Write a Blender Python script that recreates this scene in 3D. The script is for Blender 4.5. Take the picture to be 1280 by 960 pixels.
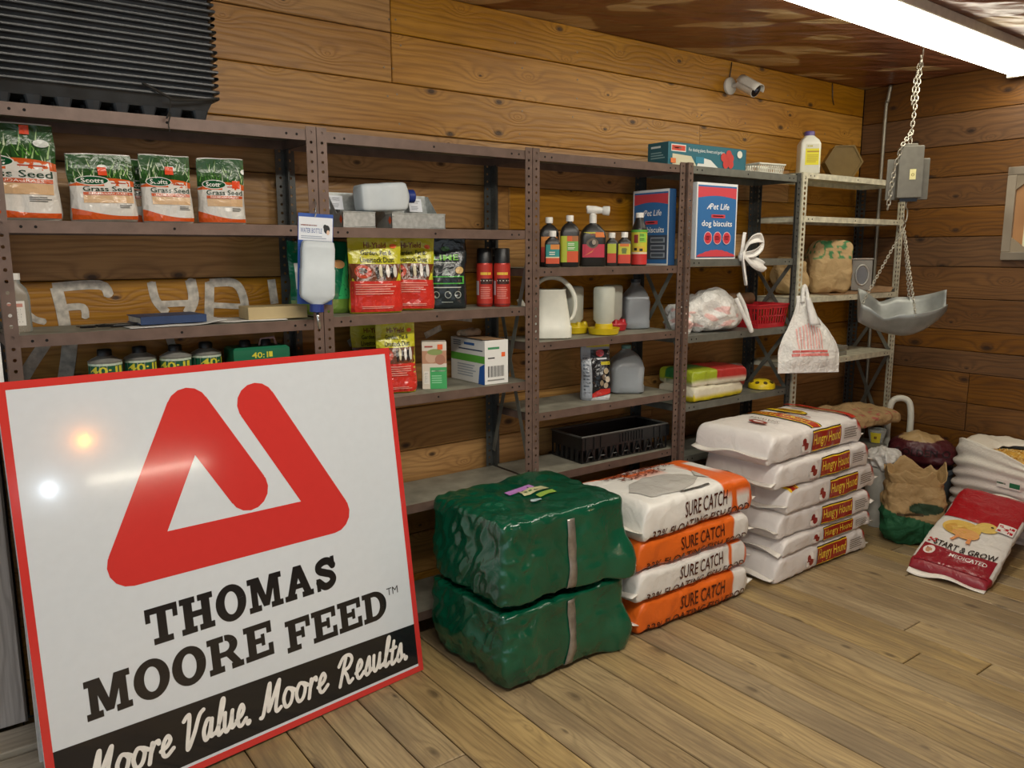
import bpy, bmesh, math, random
from math import sin, cos, pi, radians
from mathutils import Vector, Matrix, noise
from mathutils.bvhtree import BVHTree

# ------------------------------------------------------------------ clear
for o in list(bpy.data.objects):
    bpy.data.objects.remove(o)
SC = bpy.context.scene
COL = SC.collection
random.seed(7)

# ------------------------------------------------------------------ camera
# x runs along the shelves, y into the back wall (shelf fronts at y=0), z up, floor at 0
CAM_POS = Vector((-0.1851, -2.5753, 1.516))
YAW, PITCH, ROLL, FPX = 0.6401, -0.1638, -0.0028, 995.7
_f = Vector((sin(YAW)*cos(PITCH), cos(YAW)*cos(PITCH), sin(PITCH)))
_r0 = Vector((cos(YAW), -sin(YAW), 0)); _u0 = _r0.cross(_f)
_r = _r0*cos(ROLL)+_u0*sin(ROLL); _u = _u0*cos(ROLL)-_r0*sin(ROLL)
cd = bpy.data.cameras.new('camera'); cam = bpy.data.objects.new('camera', cd); COL.objects.link(cam)
cd.sensor_fit = 'HORIZONTAL'; cd.sensor_width = 36; cd.lens = FPX*36/1280; cd.clip_start = .05
m = Matrix.Identity(4)
for i in range(3):
    m[i][0] = _r[i]; m[i][1] = _u[i]; m[i][2] = -_f[i]; m[i][3] = CAM_POS[i]
cam.matrix_world = m
SC.camera = cam

# ------------------------------------------------------------------ world and exposure
W = bpy.data.worlds.new('world'); SC.world = W; W.use_nodes = True
bg = W.node_tree.nodes['Background']
bg.inputs[0].default_value = (0.82, 0.92, 1.0, 1); bg.inputs[1].default_value = WORLD_STRENGTH = 1.0
SC.view_settings.view_transform = 'Standard'; SC.view_settings.look = 'None'
SC.view_settings.gamma = 1; SC.view_settings.use_curve_mapping = False
SC.view_settings.exposure = 0.0
TUBE_STRENGTH = 13.0       # the strip light in view
ROOM_TUBE_STRENGTH = 38.0  # its twin nearer the camera

# ------------------------------------------------------------------ materials
def lin(c):
    if isinstance(c, str):
        c = tuple(int(c[i:i+2], 16) for i in (0, 2, 4))
    r = []
    for v in c[:3]:
        v /= 255.0
        r.append(v/12.92 if v <= .04045 else ((v+.055)/1.055)**2.4)
    return (r[0], r[1], r[2], 1.0)

MATS = {}
def nodes(name):
    m = bpy.data.materials.new(name); m.use_nodes = True
    nt = m.node_tree
    return m, nt, nt.nodes['Principled BSDF']

def link(nt, a, b): nt.links.new(a, b)

def N(nt, t, **kw):
    n = nt.nodes.new(t)
    for k, v in kw.items(): setattr(n, k, v)
    return n

def math_n(nt, op, a, b=None):
    n = N(nt, 'ShaderNodeMath', operation=op)
    for i, v in enumerate((a, b)):
        if v is None: continue
        if isinstance(v, (int, float)): n.inputs[i].default_value = v
        else: link(nt, v, n.inputs[i])
    return n.outputs[0]

def ramp(nt, fac, stops):
    n = N(nt, 'ShaderNodeValToRGB')
    e = n.color_ramp.elements
    e[0].position = stops[0][0]; e[0].color = stops[0][1]
    e[1].position = stops[1][0]; e[1].color = stops[1][1]
    for p, c in stops[2:]:
        q = e.new(p); q.color = c
    link(nt, fac, n.inputs[0]); return n.outputs[0]

def mixc(nt, fac, a, b, mode='MIX'):
    n = N(nt, 'ShaderNodeMix', data_type='RGBA', blend_type=mode)
    for s, v in ((n.inputs[0], fac), (n.inputs[6], a), (n.inputs[7], b)):
        if isinstance(v, (int, float)): s.default_value = v
        elif isinstance(v, tuple): s.default_value = v
        else: link(nt, v, s)
    return n.outputs[2]

def mat(name, col, rough=.5, metal=0, var=.06, scale=30, bump=0, bscale=60, trans=0, coat=0, spec=.5):
    """a plain procedural material: colour with a faint noise variation and optional fine relief"""
    if name in MATS: return MATS[name]
    m, nt, b = nodes(name)
    tc = N(nt, 'ShaderNodeTexCoord')
    nz = N(nt, 'ShaderNodeTexNoise'); nz.inputs['Scale'].default_value = scale; nz.inputs['Detail'].default_value = 4
    link(nt, tc.outputs['Object'], nz.inputs['Vector'])
    c = lin(col)
    dk = tuple(v*(1-var*2.2) for v in c[:3])+(1,); lt = tuple(min(1, v*(1+var)) for v in c[:3])+(1,)
    link(nt, ramp(nt, nz.outputs[0], [(.3, dk), (.7, lt)]), b.inputs['Base Color'])
    b.inputs['Roughness'].default_value = rough; b.inputs['Metallic'].default_value = metal
    b.inputs['Specular IOR Level'].default_value = spec
    if trans: b.inputs['Transmission Weight'].default_value = trans; b.inputs['IOR'].default_value = 1.3
    if coat: b.inputs['Coat Weight'].default_value = coat; b.inputs['Coat Roughness'].default_value = .06
    if bump:
        n2 = N(nt, 'ShaderNodeTexNoise'); n2.inputs['Scale'].default_value = bscale; n2.inputs['Detail'].default_value = 3
        link(nt, tc.outputs['Object'], n2.inputs['Vector'])
        bp = N(nt, 'ShaderNodeBump'); bp.inputs['Strength'].default_value = bump; bp.inputs['Distance'].default_value = .01
        link(nt, n2.outputs[0], bp.inputs['Height']); link(nt, bp.outputs[0], b.inputs['Normal'])
    MATS[name] = m
    return m

def print_mat(name, rough=.35, bump=0, bscale=25, spec=.5):
    """printed surface: flat ink colours are carried by the mesh colour attribute 'ink'"""
    if name in MATS: return MATS[name]
    m, nt, b = nodes(name)
    a = N(nt, 'ShaderNodeAttribute', attribute_name='ink')
    link(nt, a.outputs['Color'], b.inputs['Base Color'])
    b.inputs['Roughness'].default_value = rough; b.inputs['Specular IOR Level'].default_value = spec
    if bump:
        tc = N(nt, 'ShaderNodeTexCoord'); n2 = N(nt, 'ShaderNodeTexNoise')
        n2.inputs['Scale'].default_value = bscale; n2.inputs['Detail'].default_value = 3; n2.inputs['Distortion'].default_value = .8
        link(nt, tc.outputs['Object'], n2.inputs['Vector'])
        bp = N(nt, 'ShaderNodeBump'); bp.inputs['Strength'].default_value = bump; bp.inputs['Distance'].default_value = .02
        link(nt, n2.outputs[0], bp.inputs['Height']); link(nt, bp.outputs[0], b.inputs['Normal'])
    MATS[name] = m
    return m

def wood(name, dark, mid, light, knot, rough=.5, knots=1.0, grain=1.0, tint=.22, wear=None, gmix=.42, wavy=40.0, kscale=(3.0, 5.6), ksize=(.03, .12), wscale=(2.2, 9), wramp=(.5, .68)):
    """board timber; length along local X, width along local Y; every board differs by its object random"""
    m, nt, b = nodes(name)
    tc = N(nt, 'ShaderNodeTexCoord'); oi = N(nt, 'ShaderNodeObjectInfo')
    off = N(nt, 'ShaderNodeCombineXYZ')
    link(nt, math_n(nt, 'MULTIPLY', oi.outputs['Random'], 57.0), off.inputs[0])
    link(nt, math_n(nt, 'MULTIPLY', oi.outputs['Random'], 23.0), off.inputs[1])
    add = N(nt, 'ShaderNodeVectorMath', operation='ADD')
    link(nt, tc.outputs['Object'], add.inputs[0]); link(nt, off.outputs[0], add.inputs[1])
    P = add.outputs[0]
    def mapped(sx, sy, sz):
        v = N(nt, 'ShaderNodeVectorMath', operation='MULTIPLY'); v.inputs[1].default_value = (sx, sy, sz)
        link(nt, P, v.inputs[0]); return v.outputs[0]
    # knots
    vo = N(nt, 'ShaderNodeTexVoronoi', voronoi_dimensions='2D'); vo.inputs['Scale'].default_value = 1
    link(nt, mapped(kscale[0], kscale[1], 1), vo.inputs['Vector'])
    d = vo.outputs['Distance']
    near = math_n(nt, 'EXPONENT', math_n(nt, 'MULTIPLY', d, -7.0))
    # grain lines bent round the knots
    warp = N(nt, 'ShaderNodeTexNoise'); warp.inputs['Scale'].default_value = 1; warp.inputs['Detail'].default_value = 3
    link(nt, mapped(1.3, 7, 1), warp.inputs['Vector'])
    sep = N(nt, 'ShaderNodeSeparateXYZ'); link(nt, P, sep.inputs[0])
    ph = math_n(nt, 'ADD', math_n(nt, 'MULTIPLY', sep.outputs[1], 210.0*grain), math_n(nt, 'MULTIPLY', warp.outputs[0], wavy))
    ph = math_n(nt, 'ADD', ph, math_n(nt, 'MULTIPLY', near, 24.0*knots))
    s = math_n(nt, 'MULTIPLY', math_n(nt, 'ADD', math_n(nt, 'SINE', ph), 1.0), .5)
    s = math_n(nt, 'POWER', s, 2.2)
    fine = N(nt, 'ShaderNodeTexNoise'); fine.inputs['Scale'].default_value = 1; fine.inputs['Detail'].default_value = 5
    link(nt, mapped(5, 130, 3), fine.inputs['Vector'])
    big = N(nt, 'ShaderNodeTexNoise'); big.inputs['Scale'].default_value = 1; big.inputs['Detail'].default_value = 4
    link(nt, mapped(1.2, 5, 1), big.inputs['Vector'])
    base = ramp(nt, big.outputs[0], [(.28, lin(mid)), (.72, lin(light))])
    c = mixc(nt, math_n(nt, 'MULTIPLY', s, gmix), base, lin(dark))
    c = mixc(nt, math_n(nt, 'MULTIPLY', ramp(nt, fine.outputs[0], [(.45, (0, 0, 0, 1)), (.75, (1, 1, 1, 1))]), .45), c, lin(dark))
    # sparse cells only carry a knot
    sc_ = N(nt, 'ShaderNodeSeparateColor'); link(nt, vo.outputs['Color'], sc_.inputs[0])
    has = math_n(nt, 'GREATER_THAN', sc_.outputs[0], .42)
    d = math_n(nt, 'DIVIDE', d, math_n(nt, 'ADD', math_n(nt, 'MULTIPLY', sc_.outputs[1], 1.1), .35))
    kd = math_n(nt, 'MULTIPLY', ramp(nt, d, [(ksize[0], (1, 1, 1, 1)), (ksize[1], (0, 0, 0, 1))]), has)
    c = mixc(nt, math_n(nt, 'MULTIPLY', kd, .9*knots), c, lin(knot))
    # board-to-board tone
    hv = N(nt, 'ShaderNodeHueSaturation')
    wn = N(nt, 'ShaderNodeTexWhiteNoise', noise_dimensions='1D'); link(nt, oi.outputs['Random'], wn.inputs['W'])
    val = math_n(nt, 'ADD', math_n(nt, 'MULTIPLY', wn.outputs['Value'], tint*2), 1-tint)
    link(nt, val, hv.inputs['Value']); link(nt, c, hv.inputs['Color'])
    sat = math_n(nt, 'ADD', math_n(nt, 'MULTIPLY', oi.outputs['Random'], .25), .88); link(nt, sat, hv.inputs['Saturation'])
    c = hv.outputs[0]
    if wear:
        wz = N(nt, 'ShaderNodeTexNoise'); wz.inputs['Scale'].default_value = 1; wz.inputs['Detail'].default_value = 6; wz.inputs['Roughness'].default_value = .7
        link(nt, mapped(wscale[0], wscale[1], 1), wz.inputs['Vector'])
        c = mixc(nt, math_n(nt, 'MULTIPLY', ramp(nt, wz.outputs[0], [(wramp[0], (0, 0, 0, 1)), (wramp[1], (1, 1, 1, 1))]), .6), c, lin(wear))
    link(nt, c, b.inputs['Base Color'])
    b.inputs['Roughness'].default_value = rough
    bp = N(nt, 'ShaderNodeBump'); bp.inputs['Strength'].default_value = .25; bp.inputs['Distance'].default_value = .004
    link(nt, math_n(nt, 'ADD', fine.outputs[0], math_n(nt, 'MULTIPLY', s, -.5)), bp.inputs['Height']); link(nt, bp.outputs[0], b.inputs['Normal'])
    MATS[name] = m
    return m

def emit(name, col, strength):
    m = bpy.data.materials.new(name); m.use_nodes = True; nt = m.node_tree
    nt.nodes.remove(nt.nodes['Principled BSDF'])
    e = N(nt, 'ShaderNodeEmission'); e.inputs[0].default_value = col; e.inputs[1].default_value = strength
    link(nt, e.outputs[0], nt.nodes['Material Output'].inputs[0])
    MATS[name] = m
    return m

PRINT = print_mat('printed_paper', .55)
PRINT_GLOSS = print_mat('printed_film', .22, bump=.25, bscale=22)
FILM = print_mat('woven_poly_film', .38, bump=.35, bscale=14)

# ------------------------------------------------------------------ mesh collecting
class MB:
    """collects vertices, faces and optional per-vertex ink; build() links ONE mesh object"""
    def __init__(s): s.v = []; s.f = []; s.c = []; s.mi = []; s.layer = 0
    def add(s, vs, fs, col=None, mi=0):
        k = len(s.v); s.v += [tuple(v) for v in vs]; s.f += [tuple(i+k for i in f) for f in fs]
        s.mi += [mi]*len(fs)
        if col is None: s.c += [(1, 1, 1, 1)]*len(vs)
        elif isinstance(col, list): s.c += col
        else: s.c += [col]*len(vs)
        return s
    def box(s, x0, x1, y0, y1, z0, z1, col=None, mi=0, cham=0, M=None):
        if cham:
            c = cham; vs = []; 
            for z, k in ((z0, c), (z0+c, 0), (z1-c, 0), (z1, c)):
                vs += [(x0+k, y0+k, z), (x1-k, y0+k, z), (x1-k, y1-k, z), (x0+k, y1-k, z)]
            fs = [(3, 2, 1, 0), (12, 13, 14, 15)]
            for l in range(3):
                for i in range(4):
                    a = l*4+i; b2 = l*4+(i+1) % 4; fs.append((a, b2, b2+4, a+4))
        else:
            vs = [(x0, y0, z0), (x1, y0, z0), (x1, y1, z0), (x0, y1, z0), (x0, y0, z1), (x1, y0, z1), (x1, y1, z1), (x0, y1, z1)]
            fs = [(3, 2, 1, 0), (4, 5, 6, 7), (0, 1, 5, 4), (1, 2, 6, 5), (2, 3, 7, 6), (3, 0, 4, 7)]
        if M is not None: vs = [M @ Vector(v) for v in vs]
        return s.add(vs, fs, col, mi)
    def tube(s, pts, r, n=8, closed=False, col=None, cap=True, mi=0):
        pts = [Vector(p) for p in pts]; L = len(pts); vs = []; fs = []
        up = None
        for i, p in enumerate(pts):
            a = pts[(i-1) % L] if (closed or i) else p
            b2 = pts[(i+1) % L] if (closed or i < L-1) else p
            t = (b2-a).normalized()
            if up is None:
                up = t.orthogonal().normalized()
            up = (up - t*up.dot(t))
            up = up.normalized() if up.length > 1e-6 else t.orthogonal().normalized()
            w = t.cross(up)
            rr = r[i] if isinstance(r, (list, tuple)) else r
            for k in range(n):
                an = 2*pi*k/n; vs.append(p+(up*cos(an)+w*sin(an))*rr)
        for i in range(L if closed else L-1):
            for k in range(n):
                a = i*n+k; b2 = i*n+(k+1) % n; c2 = ((i+1) % L)*n+(k+1) % n; d2 = ((i+1) % L)*n+k
                fs.append((a, b2, c2, d2))
        if cap and not closed:
            fs.append(tuple(range(n-1, -1, -1))); fs.append(tuple((L-1)*n+k for k in range(n)))
        return s.add(vs, fs, col, mi)
    def loft(s, secs, n=32, cx=0, cy=0, col=None, cap0=True, cap1=True, colf=None, mi=0):
        """secs: (z, rx, ry, exponent[, dx, dy])"""
        vs = []; fs = []; cs = []
        for q in secs:
            z, rx, ry, e = q[:4]; dx = q[4] if len(q) > 4 else 0; dy = q[5] if len(q) > 5 else 0
            for k in range(n):
                x, y = sup(2*pi*k/n, rx, ry, e)
                vs.append((cx+x+dx, cy+y+dy, z))
                if colf: cs.append(colf(2*pi*k/n, z))
        for i in range(len(secs)-1):
            for k in range(n):
                fs.append((i*n+k, i*n+(k+1) % n, (i+1)*n+(k+1) % n, (i+1)*n+k))
        if cap0: fs.append(tuple(range(n-1, -1, -1)))
        if cap1: fs.append(tuple((len(secs)-1)*n+k for k in range(n)))
        return s.add(vs, fs, cs if colf else col, mi)
    def grid(s, fn, nu, nv, col=None, colf=None, wrapu=False, mi=0):
        vs = []; cs = []; fs = []
        mu = nu if wrapu else nu+1
        for j in range(nv+1):
            for i in range(mu):
                u, v = i/nu, j/nv; vs.append(fn(u, v))
                if colf: cs.append(colf(u, v))
        for j in range(nv):
            for i in range(nu):
                a = j*mu+i; b2 = j*mu+(i+1) % mu; fs.append((a, b2, b2+mu, a+mu))
        return s.add(vs, fs, cs if colf else col, mi)
    def build(s, name, material, parent=None, smooth=False, loc=None, rot=None, angle=None, solid=0, merge=False):
        me = bpy.data.meshes.new(name); me.from_pydata(s.v, [], s.f)
        ca = me.color_attributes.new('ink', 'FLOAT_COLOR', 'POINT')
        flat = [x for c in s.c for x in c]; ca.data.foreach_set('color', flat)
        for mm in (material if isinstance(material, (list, tuple)) else [material]): me.materials.append(mm)
        if isinstance(material, (list, tuple)): me.polygons.foreach_set('material_index', s.mi)
        if merge:
            bm = bmesh.new(); bm.from_mesh(me); bmesh.ops.remove_doubles(bm, verts=bm.verts, dist=1e-5)
            bmesh.ops.recalc_face_normals(bm, faces=bm.faces); bm.to_mesh(me); bm.free()
        if smooth:
            me.polygons.foreach_set('use_smooth', [True]*len(me.polygons))
            if angle: me.set_sharp_from_angle(angle=radians(angle))
        me.update()
        o = bpy.data.objects.new(name, me); COL.objects.link(o)
        if parent: o.parent = parent
        if loc: o.location = loc
        if rot: o.rotation_euler = rot
        if solid:
            md = o.modifiers.new('thickness', 'SOLIDIFY'); md.thickness = solid; md.offset = 0
        return o

def sup(t, rx, ry, e):
    c, s_ = cos(t), sin(t); p = 2.0/e
    return rx*math.copysign(abs(c)**p, c), ry*math.copysign(abs(s_)**p, s_)

def thing(name, label, cat, loc=(0, 0, 0), rotz=0, group=None, rot=None):
    o = bpy.data.objects.new(name, None); COL.objects.link(o); o.empty_display_size = .05
    o.location = loc; o.rotation_euler = rot if rot else (0, 0, rotz)
    return tag(o, label, cat, group)

def tag(o, label, cat, group=None):
    o['label'] = label; o['category'] = cat
    if group: o['group'] = group
    return o

def struct(o):
    o['kind'] = 'structure'; return o

def copy_tree(o, parent=None):
    c = o.copy(); COL.objects.link(c); c.parent = parent
    for ch in list(o.children): copy_tree(ch, c)
    return c

def lerp(a, b, t): return a+(b-a)*t
def sstep(a, b, x):
    t = max(0, min(1, (x-a)/(b-a))); return t*t*(3-2*t)
def fbm(x, y, z, o=3):
    return noise.fractal(Vector((x, y, z)), .8, 2.1, o)

# ------------------------------------------------------------------ lettering and print
_tc = {}
def text2d(s, bold=0.0):
    key = (s, bold)
    if key in _tc: return _tc[key]
    cu = bpy.data.curves.new('lettering', 'FONT'); cu.body = s; cu.size = 1; cu.offset = bold; cu.resolution_u = 2
    ob = bpy.data.objects.new('lettering', cu); COL.objects.link(ob)
    dg = bpy.context.evaluated_depsgraph_get()
    me = bpy.data.meshes.new_from_object(ob.evaluated_get(dg))
    vs = [(v.co.x, v.co.y) for v in me.vertices]; fs = [tuple(p.vertices) for p in me.polygons]
    bpy.data.objects.remove(ob); bpy.data.curves.remove(cu); bpy.data.meshes.remove(me)
    x0 = min(v[0] for v in vs); x1 = max(v[0] for v in vs); y0 = min(v[1] for v in vs); y1 = max(v[1] for v in vs)
    bm = bmesh.new(); bv = [bm.verts.new(((v[0]-x0)/(x1-x0), (v[1]-y0)/(y1-y0), 0)) for v in vs]
    for f in fs:
        try: bm.faces.new([bv[i] for i in f])
        except ValueError: pass
    nx = min(24, max(4, len(s)))
    for k in range(1, nx):      # cut the letters so that they can follow a curved surface
        bmesh.ops.bisect_plane(bm, geom=bm.verts[:]+bm.edges[:]+bm.faces[:], plane_co=(k/nx, 0, 0), plane_no=(1, 0, 0))
    bmesh.ops.bisect_plane(bm, geom=bm.verts[:]+bm.edges[:]+bm.faces[:], plane_co=(0, .5, 0), plane_no=(0, 1, 0))
    bm.verts.index_update(); vs = [(v.co.x, v.co.y) for v in bm.verts]; fs = [tuple(v.index for v in f.verts) for f in bm.faces]; bm.free()
    _tc[key] = (vs, fs); return _tc[key]

class Print(MB):
    """flat print laid over a surface: fn(x, y, lift) gives the surface point"""
    def __init__(s, fn, lift=.0006, step=.00025):
        super().__init__(); s.fn = fn; s.l = lift; s.step = step
    maxlen = None
    def _put(s, vs, fs, col):
        if s.maxlen:     # cut big faces so that the print can follow a curved surface
            bm = bmesh.new(); bv = [bm.verts.new((x, y, 0)) for x, y in vs]
            for f in fs:
                try: bm.faces.new([bv[i] for i in f])
                except ValueError: pass
            bmesh.ops.triangulate(bm, faces=bm.faces[:])
            for _ in range(5):
                ed = [e for e in bm.edges if e.calc_length() > s.maxlen]
                if not ed: break
                bmesh.ops.subdivide_edges(bm, edges=ed, cuts=1); bmesh.ops.triangulate(bm, faces=[f for f in bm.faces if len(f.verts) > 3])
            bm.verts.index_update(); vs = [(v.co.x, v.co.y) for v in bm.verts]; fs = [tuple(v.index for v in f.verts) for f in bm.faces]; bm.free()
        s.add([s.fn(x, y, s.l) for x, y in vs], fs, lin(col)); s.l += s.step; return s
    def rect(s, x0, x1, y0, y1, col, n=1, k=1):
        vs = [(lerp(x0, x1, i/n), lerp(y0, y1, j/k)) for j in range(k+1) for i in range(n+1)]
        fs = [(j*(n+1)+i, j*(n+1)+i+1, (j+1)*(n+1)+i+1, (j+1)*(n+1)+i) for j in range(k) for i in range(n)]
        return s._put(vs, fs, col)
    def ell(s, cx, cy, rx, ry, col, n=24):
        vs = [(cx, cy)]+[(cx+rx*cos(2*pi*i/n), cy+ry*sin(2*pi*i/n)) for i in range(n)]
        return s._put(vs, [(0, i+1, (i+1) % n+1) for i in range(n)], col)
    def poly(s, pts, col): return s._put(pts, [tuple(range(len(pts)))], col)
    def strip(s, lo, hi, col):
        """area between two polylines with the same point count"""
        n = len(lo); vs = list(lo)+list(hi)
        return s._put(vs, [(i, i+1, n+i+1, n+i) for i in range(n-1)], col)
    def text(s, t, x0, x1, y0, y1, col, bold=.012, shear=0, arc=0):
        vs, fs = text2d(t, bold)
        out = []
        for a, b2 in vs:
            out.append((lerp(x0, x1, a)+shear*(b2-.5)*(y1-y0), lerp(y0, y1, b2)+arc*(1-(2*a-1)**2)))
        return s._put(out, fs, col)
    def lines(s, x0, x1, y0, y1, n, col, rng=random):
        """tiny unreadable print: rows of short dashes"""
        h = (y1-y0)/n
        for i in range(n):
            s.l -= s.step
            s.rect(x0, lerp(x0, x1, rng.uniform(.75, 1)), y1-(i+.65)*h, y1-(i+.2)*h, col, n=4)
        s.l += s.step; return s

def plane_map(o, ex, ez):
    o = Vector(o); ex = Vector(ex).normalized(); ez = Vector(ez).normalized(); n = ex.cross(ez)
    return lambda x, y, l: o+ex*x+ez*y+n*l

def stroke2d(pts, w, n=10, cap=True):
    """a polyline pen stroke with round joins -> list of polygons"""
    polys = []
    def disc(p, r): return [(p[0]+r*cos(2*pi*i/16), p[1]+r*sin(2*pi*i/16)) for i in range(16)]
    for i in range(len(pts)-1):
        (x0, y0), (x1, y1) = pts[i], pts[i+1]
        d = math.hypot(x1-x0, y1-y0) or 1e-9; nx, ny = -(y1-y0)/d, (x1-x0)/d
        w0 = (w[i] if isinstance(w, list) else w)/2; w1 = (w[i+1] if isinstance(w, list) else w)/2
        polys.append([(x0-nx*w0, y0-ny*w0), (x1-nx*w1, y1-ny*w1), (x1+nx*w1, y1+ny*w1), (x0+nx*w0, y0+ny*w0)])
    for i, p in enumerate(pts):
        if cap or 0 < i < len(pts)-1:
            polys.append(disc(p, (w[i] if isinstance(w, list) else w)/2))
    return polys

def smooth_line(pts, k=5):
    out = []
    P = [pts[0]]+list(pts)+[pts[-1]]
    for i in range(1, len(P)-2):
        p0, p1, p2, p3 = P[i-1], P[i], P[i+1], P[i+2]
        for j in range(k):
            t = j/k
            out.append(tuple(.5*((2*p1[a])+(-p0[a]+p2[a])*t+(2*p0[a]-5*p1[a]+4*p2[a]-p3[a])*t*t+(-p0[a]+3*p1[a]-3*p2[a]+p3[a])*t**3) for a in range(len(p1))))
    out.append(tuple(pts[-1])); return out

# ================================================================== THE SETTING
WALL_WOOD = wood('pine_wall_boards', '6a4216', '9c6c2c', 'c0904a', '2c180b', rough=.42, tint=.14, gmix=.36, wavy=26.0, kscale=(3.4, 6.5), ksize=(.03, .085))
WALL_WOOD_R = wood('pine_wall_boards_dark', '3f2614', '66431f', '7d5529', '24140a', rough=.5, tint=.18)  # darker browns than the back wall boards
FLOOR_WOOD = wood('worn_floor_boards', '4a3826', '937d59', 'b59e72', '33251a', rough=.5, knots=.75, tint=.12, wear='6f5e47', gmix=.26, wavy=26.0, kscale=(2.6, 6.0), ksize=(.03, .10), wscale=(1.1, 5), wramp=(.46, .60))
DARK_GAP = mat('dark_gap', '1c120b', .9)

def plank(parent, mats, length, width, thick, M):
    mb = MB(); mb.box(0, length, 0, width, 0, thick, cham=min(.003, thick*.3))
    o = mb.build('plank', mats, parent); o.matrix_world = M
    return o

WY = .33   # face of the back wall boards
WX = 4.78  # face of the right wall boards
CEIL = 2.53

# back wall
mb = MB(); mb.box(-3.2, WX+.15, WY+.012, WY+.12, 0, CEIL+.1)
wall_back = struct(mb.build('wall_back', DARK_GAP))
zs = [0.0]
z = 2.36-.186*12
rows = [2.36-.186*k for k in range(12, -1, -1)]
edges = [0.0]+[r for r in rows if r > .03]+[CEIL]
rw = random.Random(3)
special = {2.36: [1.396, 3.9], }
for k in range(len(edges)-1):
    a, b2 = edges[k], edges[k+1]
    if b2 > 2.4: cuts = [1.398]
    elif b2 > 2.3: cuts = [1.398]
    elif b2 > 2.1: cuts = [3.219]
    else: cuts = sorted(rw.uniform(.5, 4.3) for _ in range(2))
    xs = [-.02]+[c for c in cuts]+[WX]
    for i in range(len(xs)-1):
        if xs[i+1]-xs[i] < .1: continue
        g = .0015
        # local X -> world x, local Y -> world z, local Z -> world -y
        M = Matrix(((1, 0, 0, xs[i]+g), (0, 0, -1, WY+.018+rw.uniform(-.0012, .0012)), (0, 1, 0, a+g), (0, 0, 0, 1)))
        plank(wall_back, WALL_WOOD, xs[i+1]-xs[i]-2*g, b2-a-2*g, .018, M)

# nail heads in the wall boards above the shelves
NAIL = mat('nail_steel', '8d7c66', .4, .8)
mb = MB()
for x in (.66, 1.37, 1.42, 2.02, 2.35, 2.83, 3.2, 3.24, 3.6, 3.97, 4.35):
    for zc in (2.03, 2.13, 2.22, 2.31, 2.41):
        if rw.random() < .75:
            xx = x+rw.uniform(-.02, .02); zz = zc+rw.uniform(-.01, .01)
            mb.tube([(xx, WY+.002, zz), (xx, WY-.0015, zz)], .0042, 8)
mb.build('nail_heads', NAIL, wall_back)['kind'] = 'stuff'

# old white brush lettering on the boards behind the shelf (reused sign boards)
PAINT = mat('old_white_paint', 'c9c2b6', .8, var=.2, scale=40)
def painted(strokes):
    mb = MB(); k = 0
    for pts, w in strokes:
        for pl in stroke2d(smooth_line(pts, 4), w, cap=False):
            k += 1
            mb.add([(x, WY-.0022-k*.00004, z) for x, z in pl], [tuple(range(len(pl)))])
    mb.build('painted_letter', PAINT, wall_back)
painted([([(.165, 1.41), (.30, 1.415), (.325, 1.38)], .03), ([(.175, 1.41), (.185, 1.34), (.19, 1.28)], .035), ([(.19, 1.345), (.245, 1.345), (.25, 1.31)], .022)])
painted([([(.458, 1.42), (.468, 1.36), (.50, 1.315)], .028), ([(.585, 1.425), (.592, 1.36), (.57, 1.31)], .036), ([(.47, 1.345), (.58, 1.345)], .022)])
painted([([(.65, 1.415), (.645, 1.35), (.64, 1.29)], .032), ([(.65, 1.412), (.735, 1.41), (.765, 1.36), (.77, 1.29)], .03), ([(.65, 1.335), (.76, 1.325)], .02)])
painted([([(.872, 1.42), (.88, 1.33)], .03)])
painted([([(.075, 1.35), (.105, 1.315), (.135, 1.303)], .02)])
painted([([(.13, 1.235), (.085, 1.17), (.055, 1.12)], .036)])
painted([([(.20, 1.24), (.19, 1.18), (.175, 1.11)], .045)])
painted([([(.455, 1.245), (.50, 1.24)], .03), ([(.50, 1.24), (.515, 1.18)], .026)])
painted([([(1.17, 1.16), (1.25, 1.19), (1.33, 1.165)], .03)])
painted([([(1.52, 1.17), (1.60, 1.20)], .026), ([(1.66, 1.245), (1.76, 1.23)], .03)])

# right wall
mb = MB(); mb.box(WX+.012, WX+.12, -6.9, WY+.12, 0, CEIL+.1)
wall_right = struct(mb.build('wall_right', DARK_GAP))
redges = [0, .09, .27, .45, .62, .80, .93, 1.052, 1.238, 1.424, 1.60, 1.77, 1.948, 2.127, 2.31, CEIL]
for k in range(len(redges)-1):
    a, b2 = redges[k], redges[k+1]
    cut = {3: -.45, 4: -.45}.get(k, rw.choice([-1.6, -2.2, -1.9]))
    ys = [WY, cut, -6.8]
    for i in range(2):
        g = .0015
        # length along world -y, width world z, thickness toward -x
        M = Matrix(((0, 0, -1, WX+.018+rw.uniform(-.0015, .0015)), (-1, 0, 0, ys[i]-g), (0, 1, 0, a+g), (0, 0, 0, 1)))
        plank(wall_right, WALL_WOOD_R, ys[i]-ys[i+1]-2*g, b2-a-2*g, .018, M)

# floor: boards run towards the back wall
mb = MB(); mb.box(-3.2, WX+.1, -6.9, WY+.1, -.08, -.022)
floor = struct(mb.build('floor', DARK_GAP))
x = -3.0; rf = random.Random(11)
while x < WX:
    w = rf.choice([.128, .135, .14]); w = min(w, WX-x)
    c1 = rf.uniform(-3.2, -.2); ys = sorted([-6.8, c1, WY])
    for i in range(2):
        g = .0022; L = ys[i+1]-ys[i]-2*g
        M = Matrix(((0, -1, 0, x+w-g), (1, 0, 0, ys[i]+g), (0, 0, 1, -.022+rf.uniform(-.0012, .0)), (0, 0, 0, 1)))
        plank(floor, FLOOR_WOOD, L, w-2*g, .022, M)
    x += w

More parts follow.
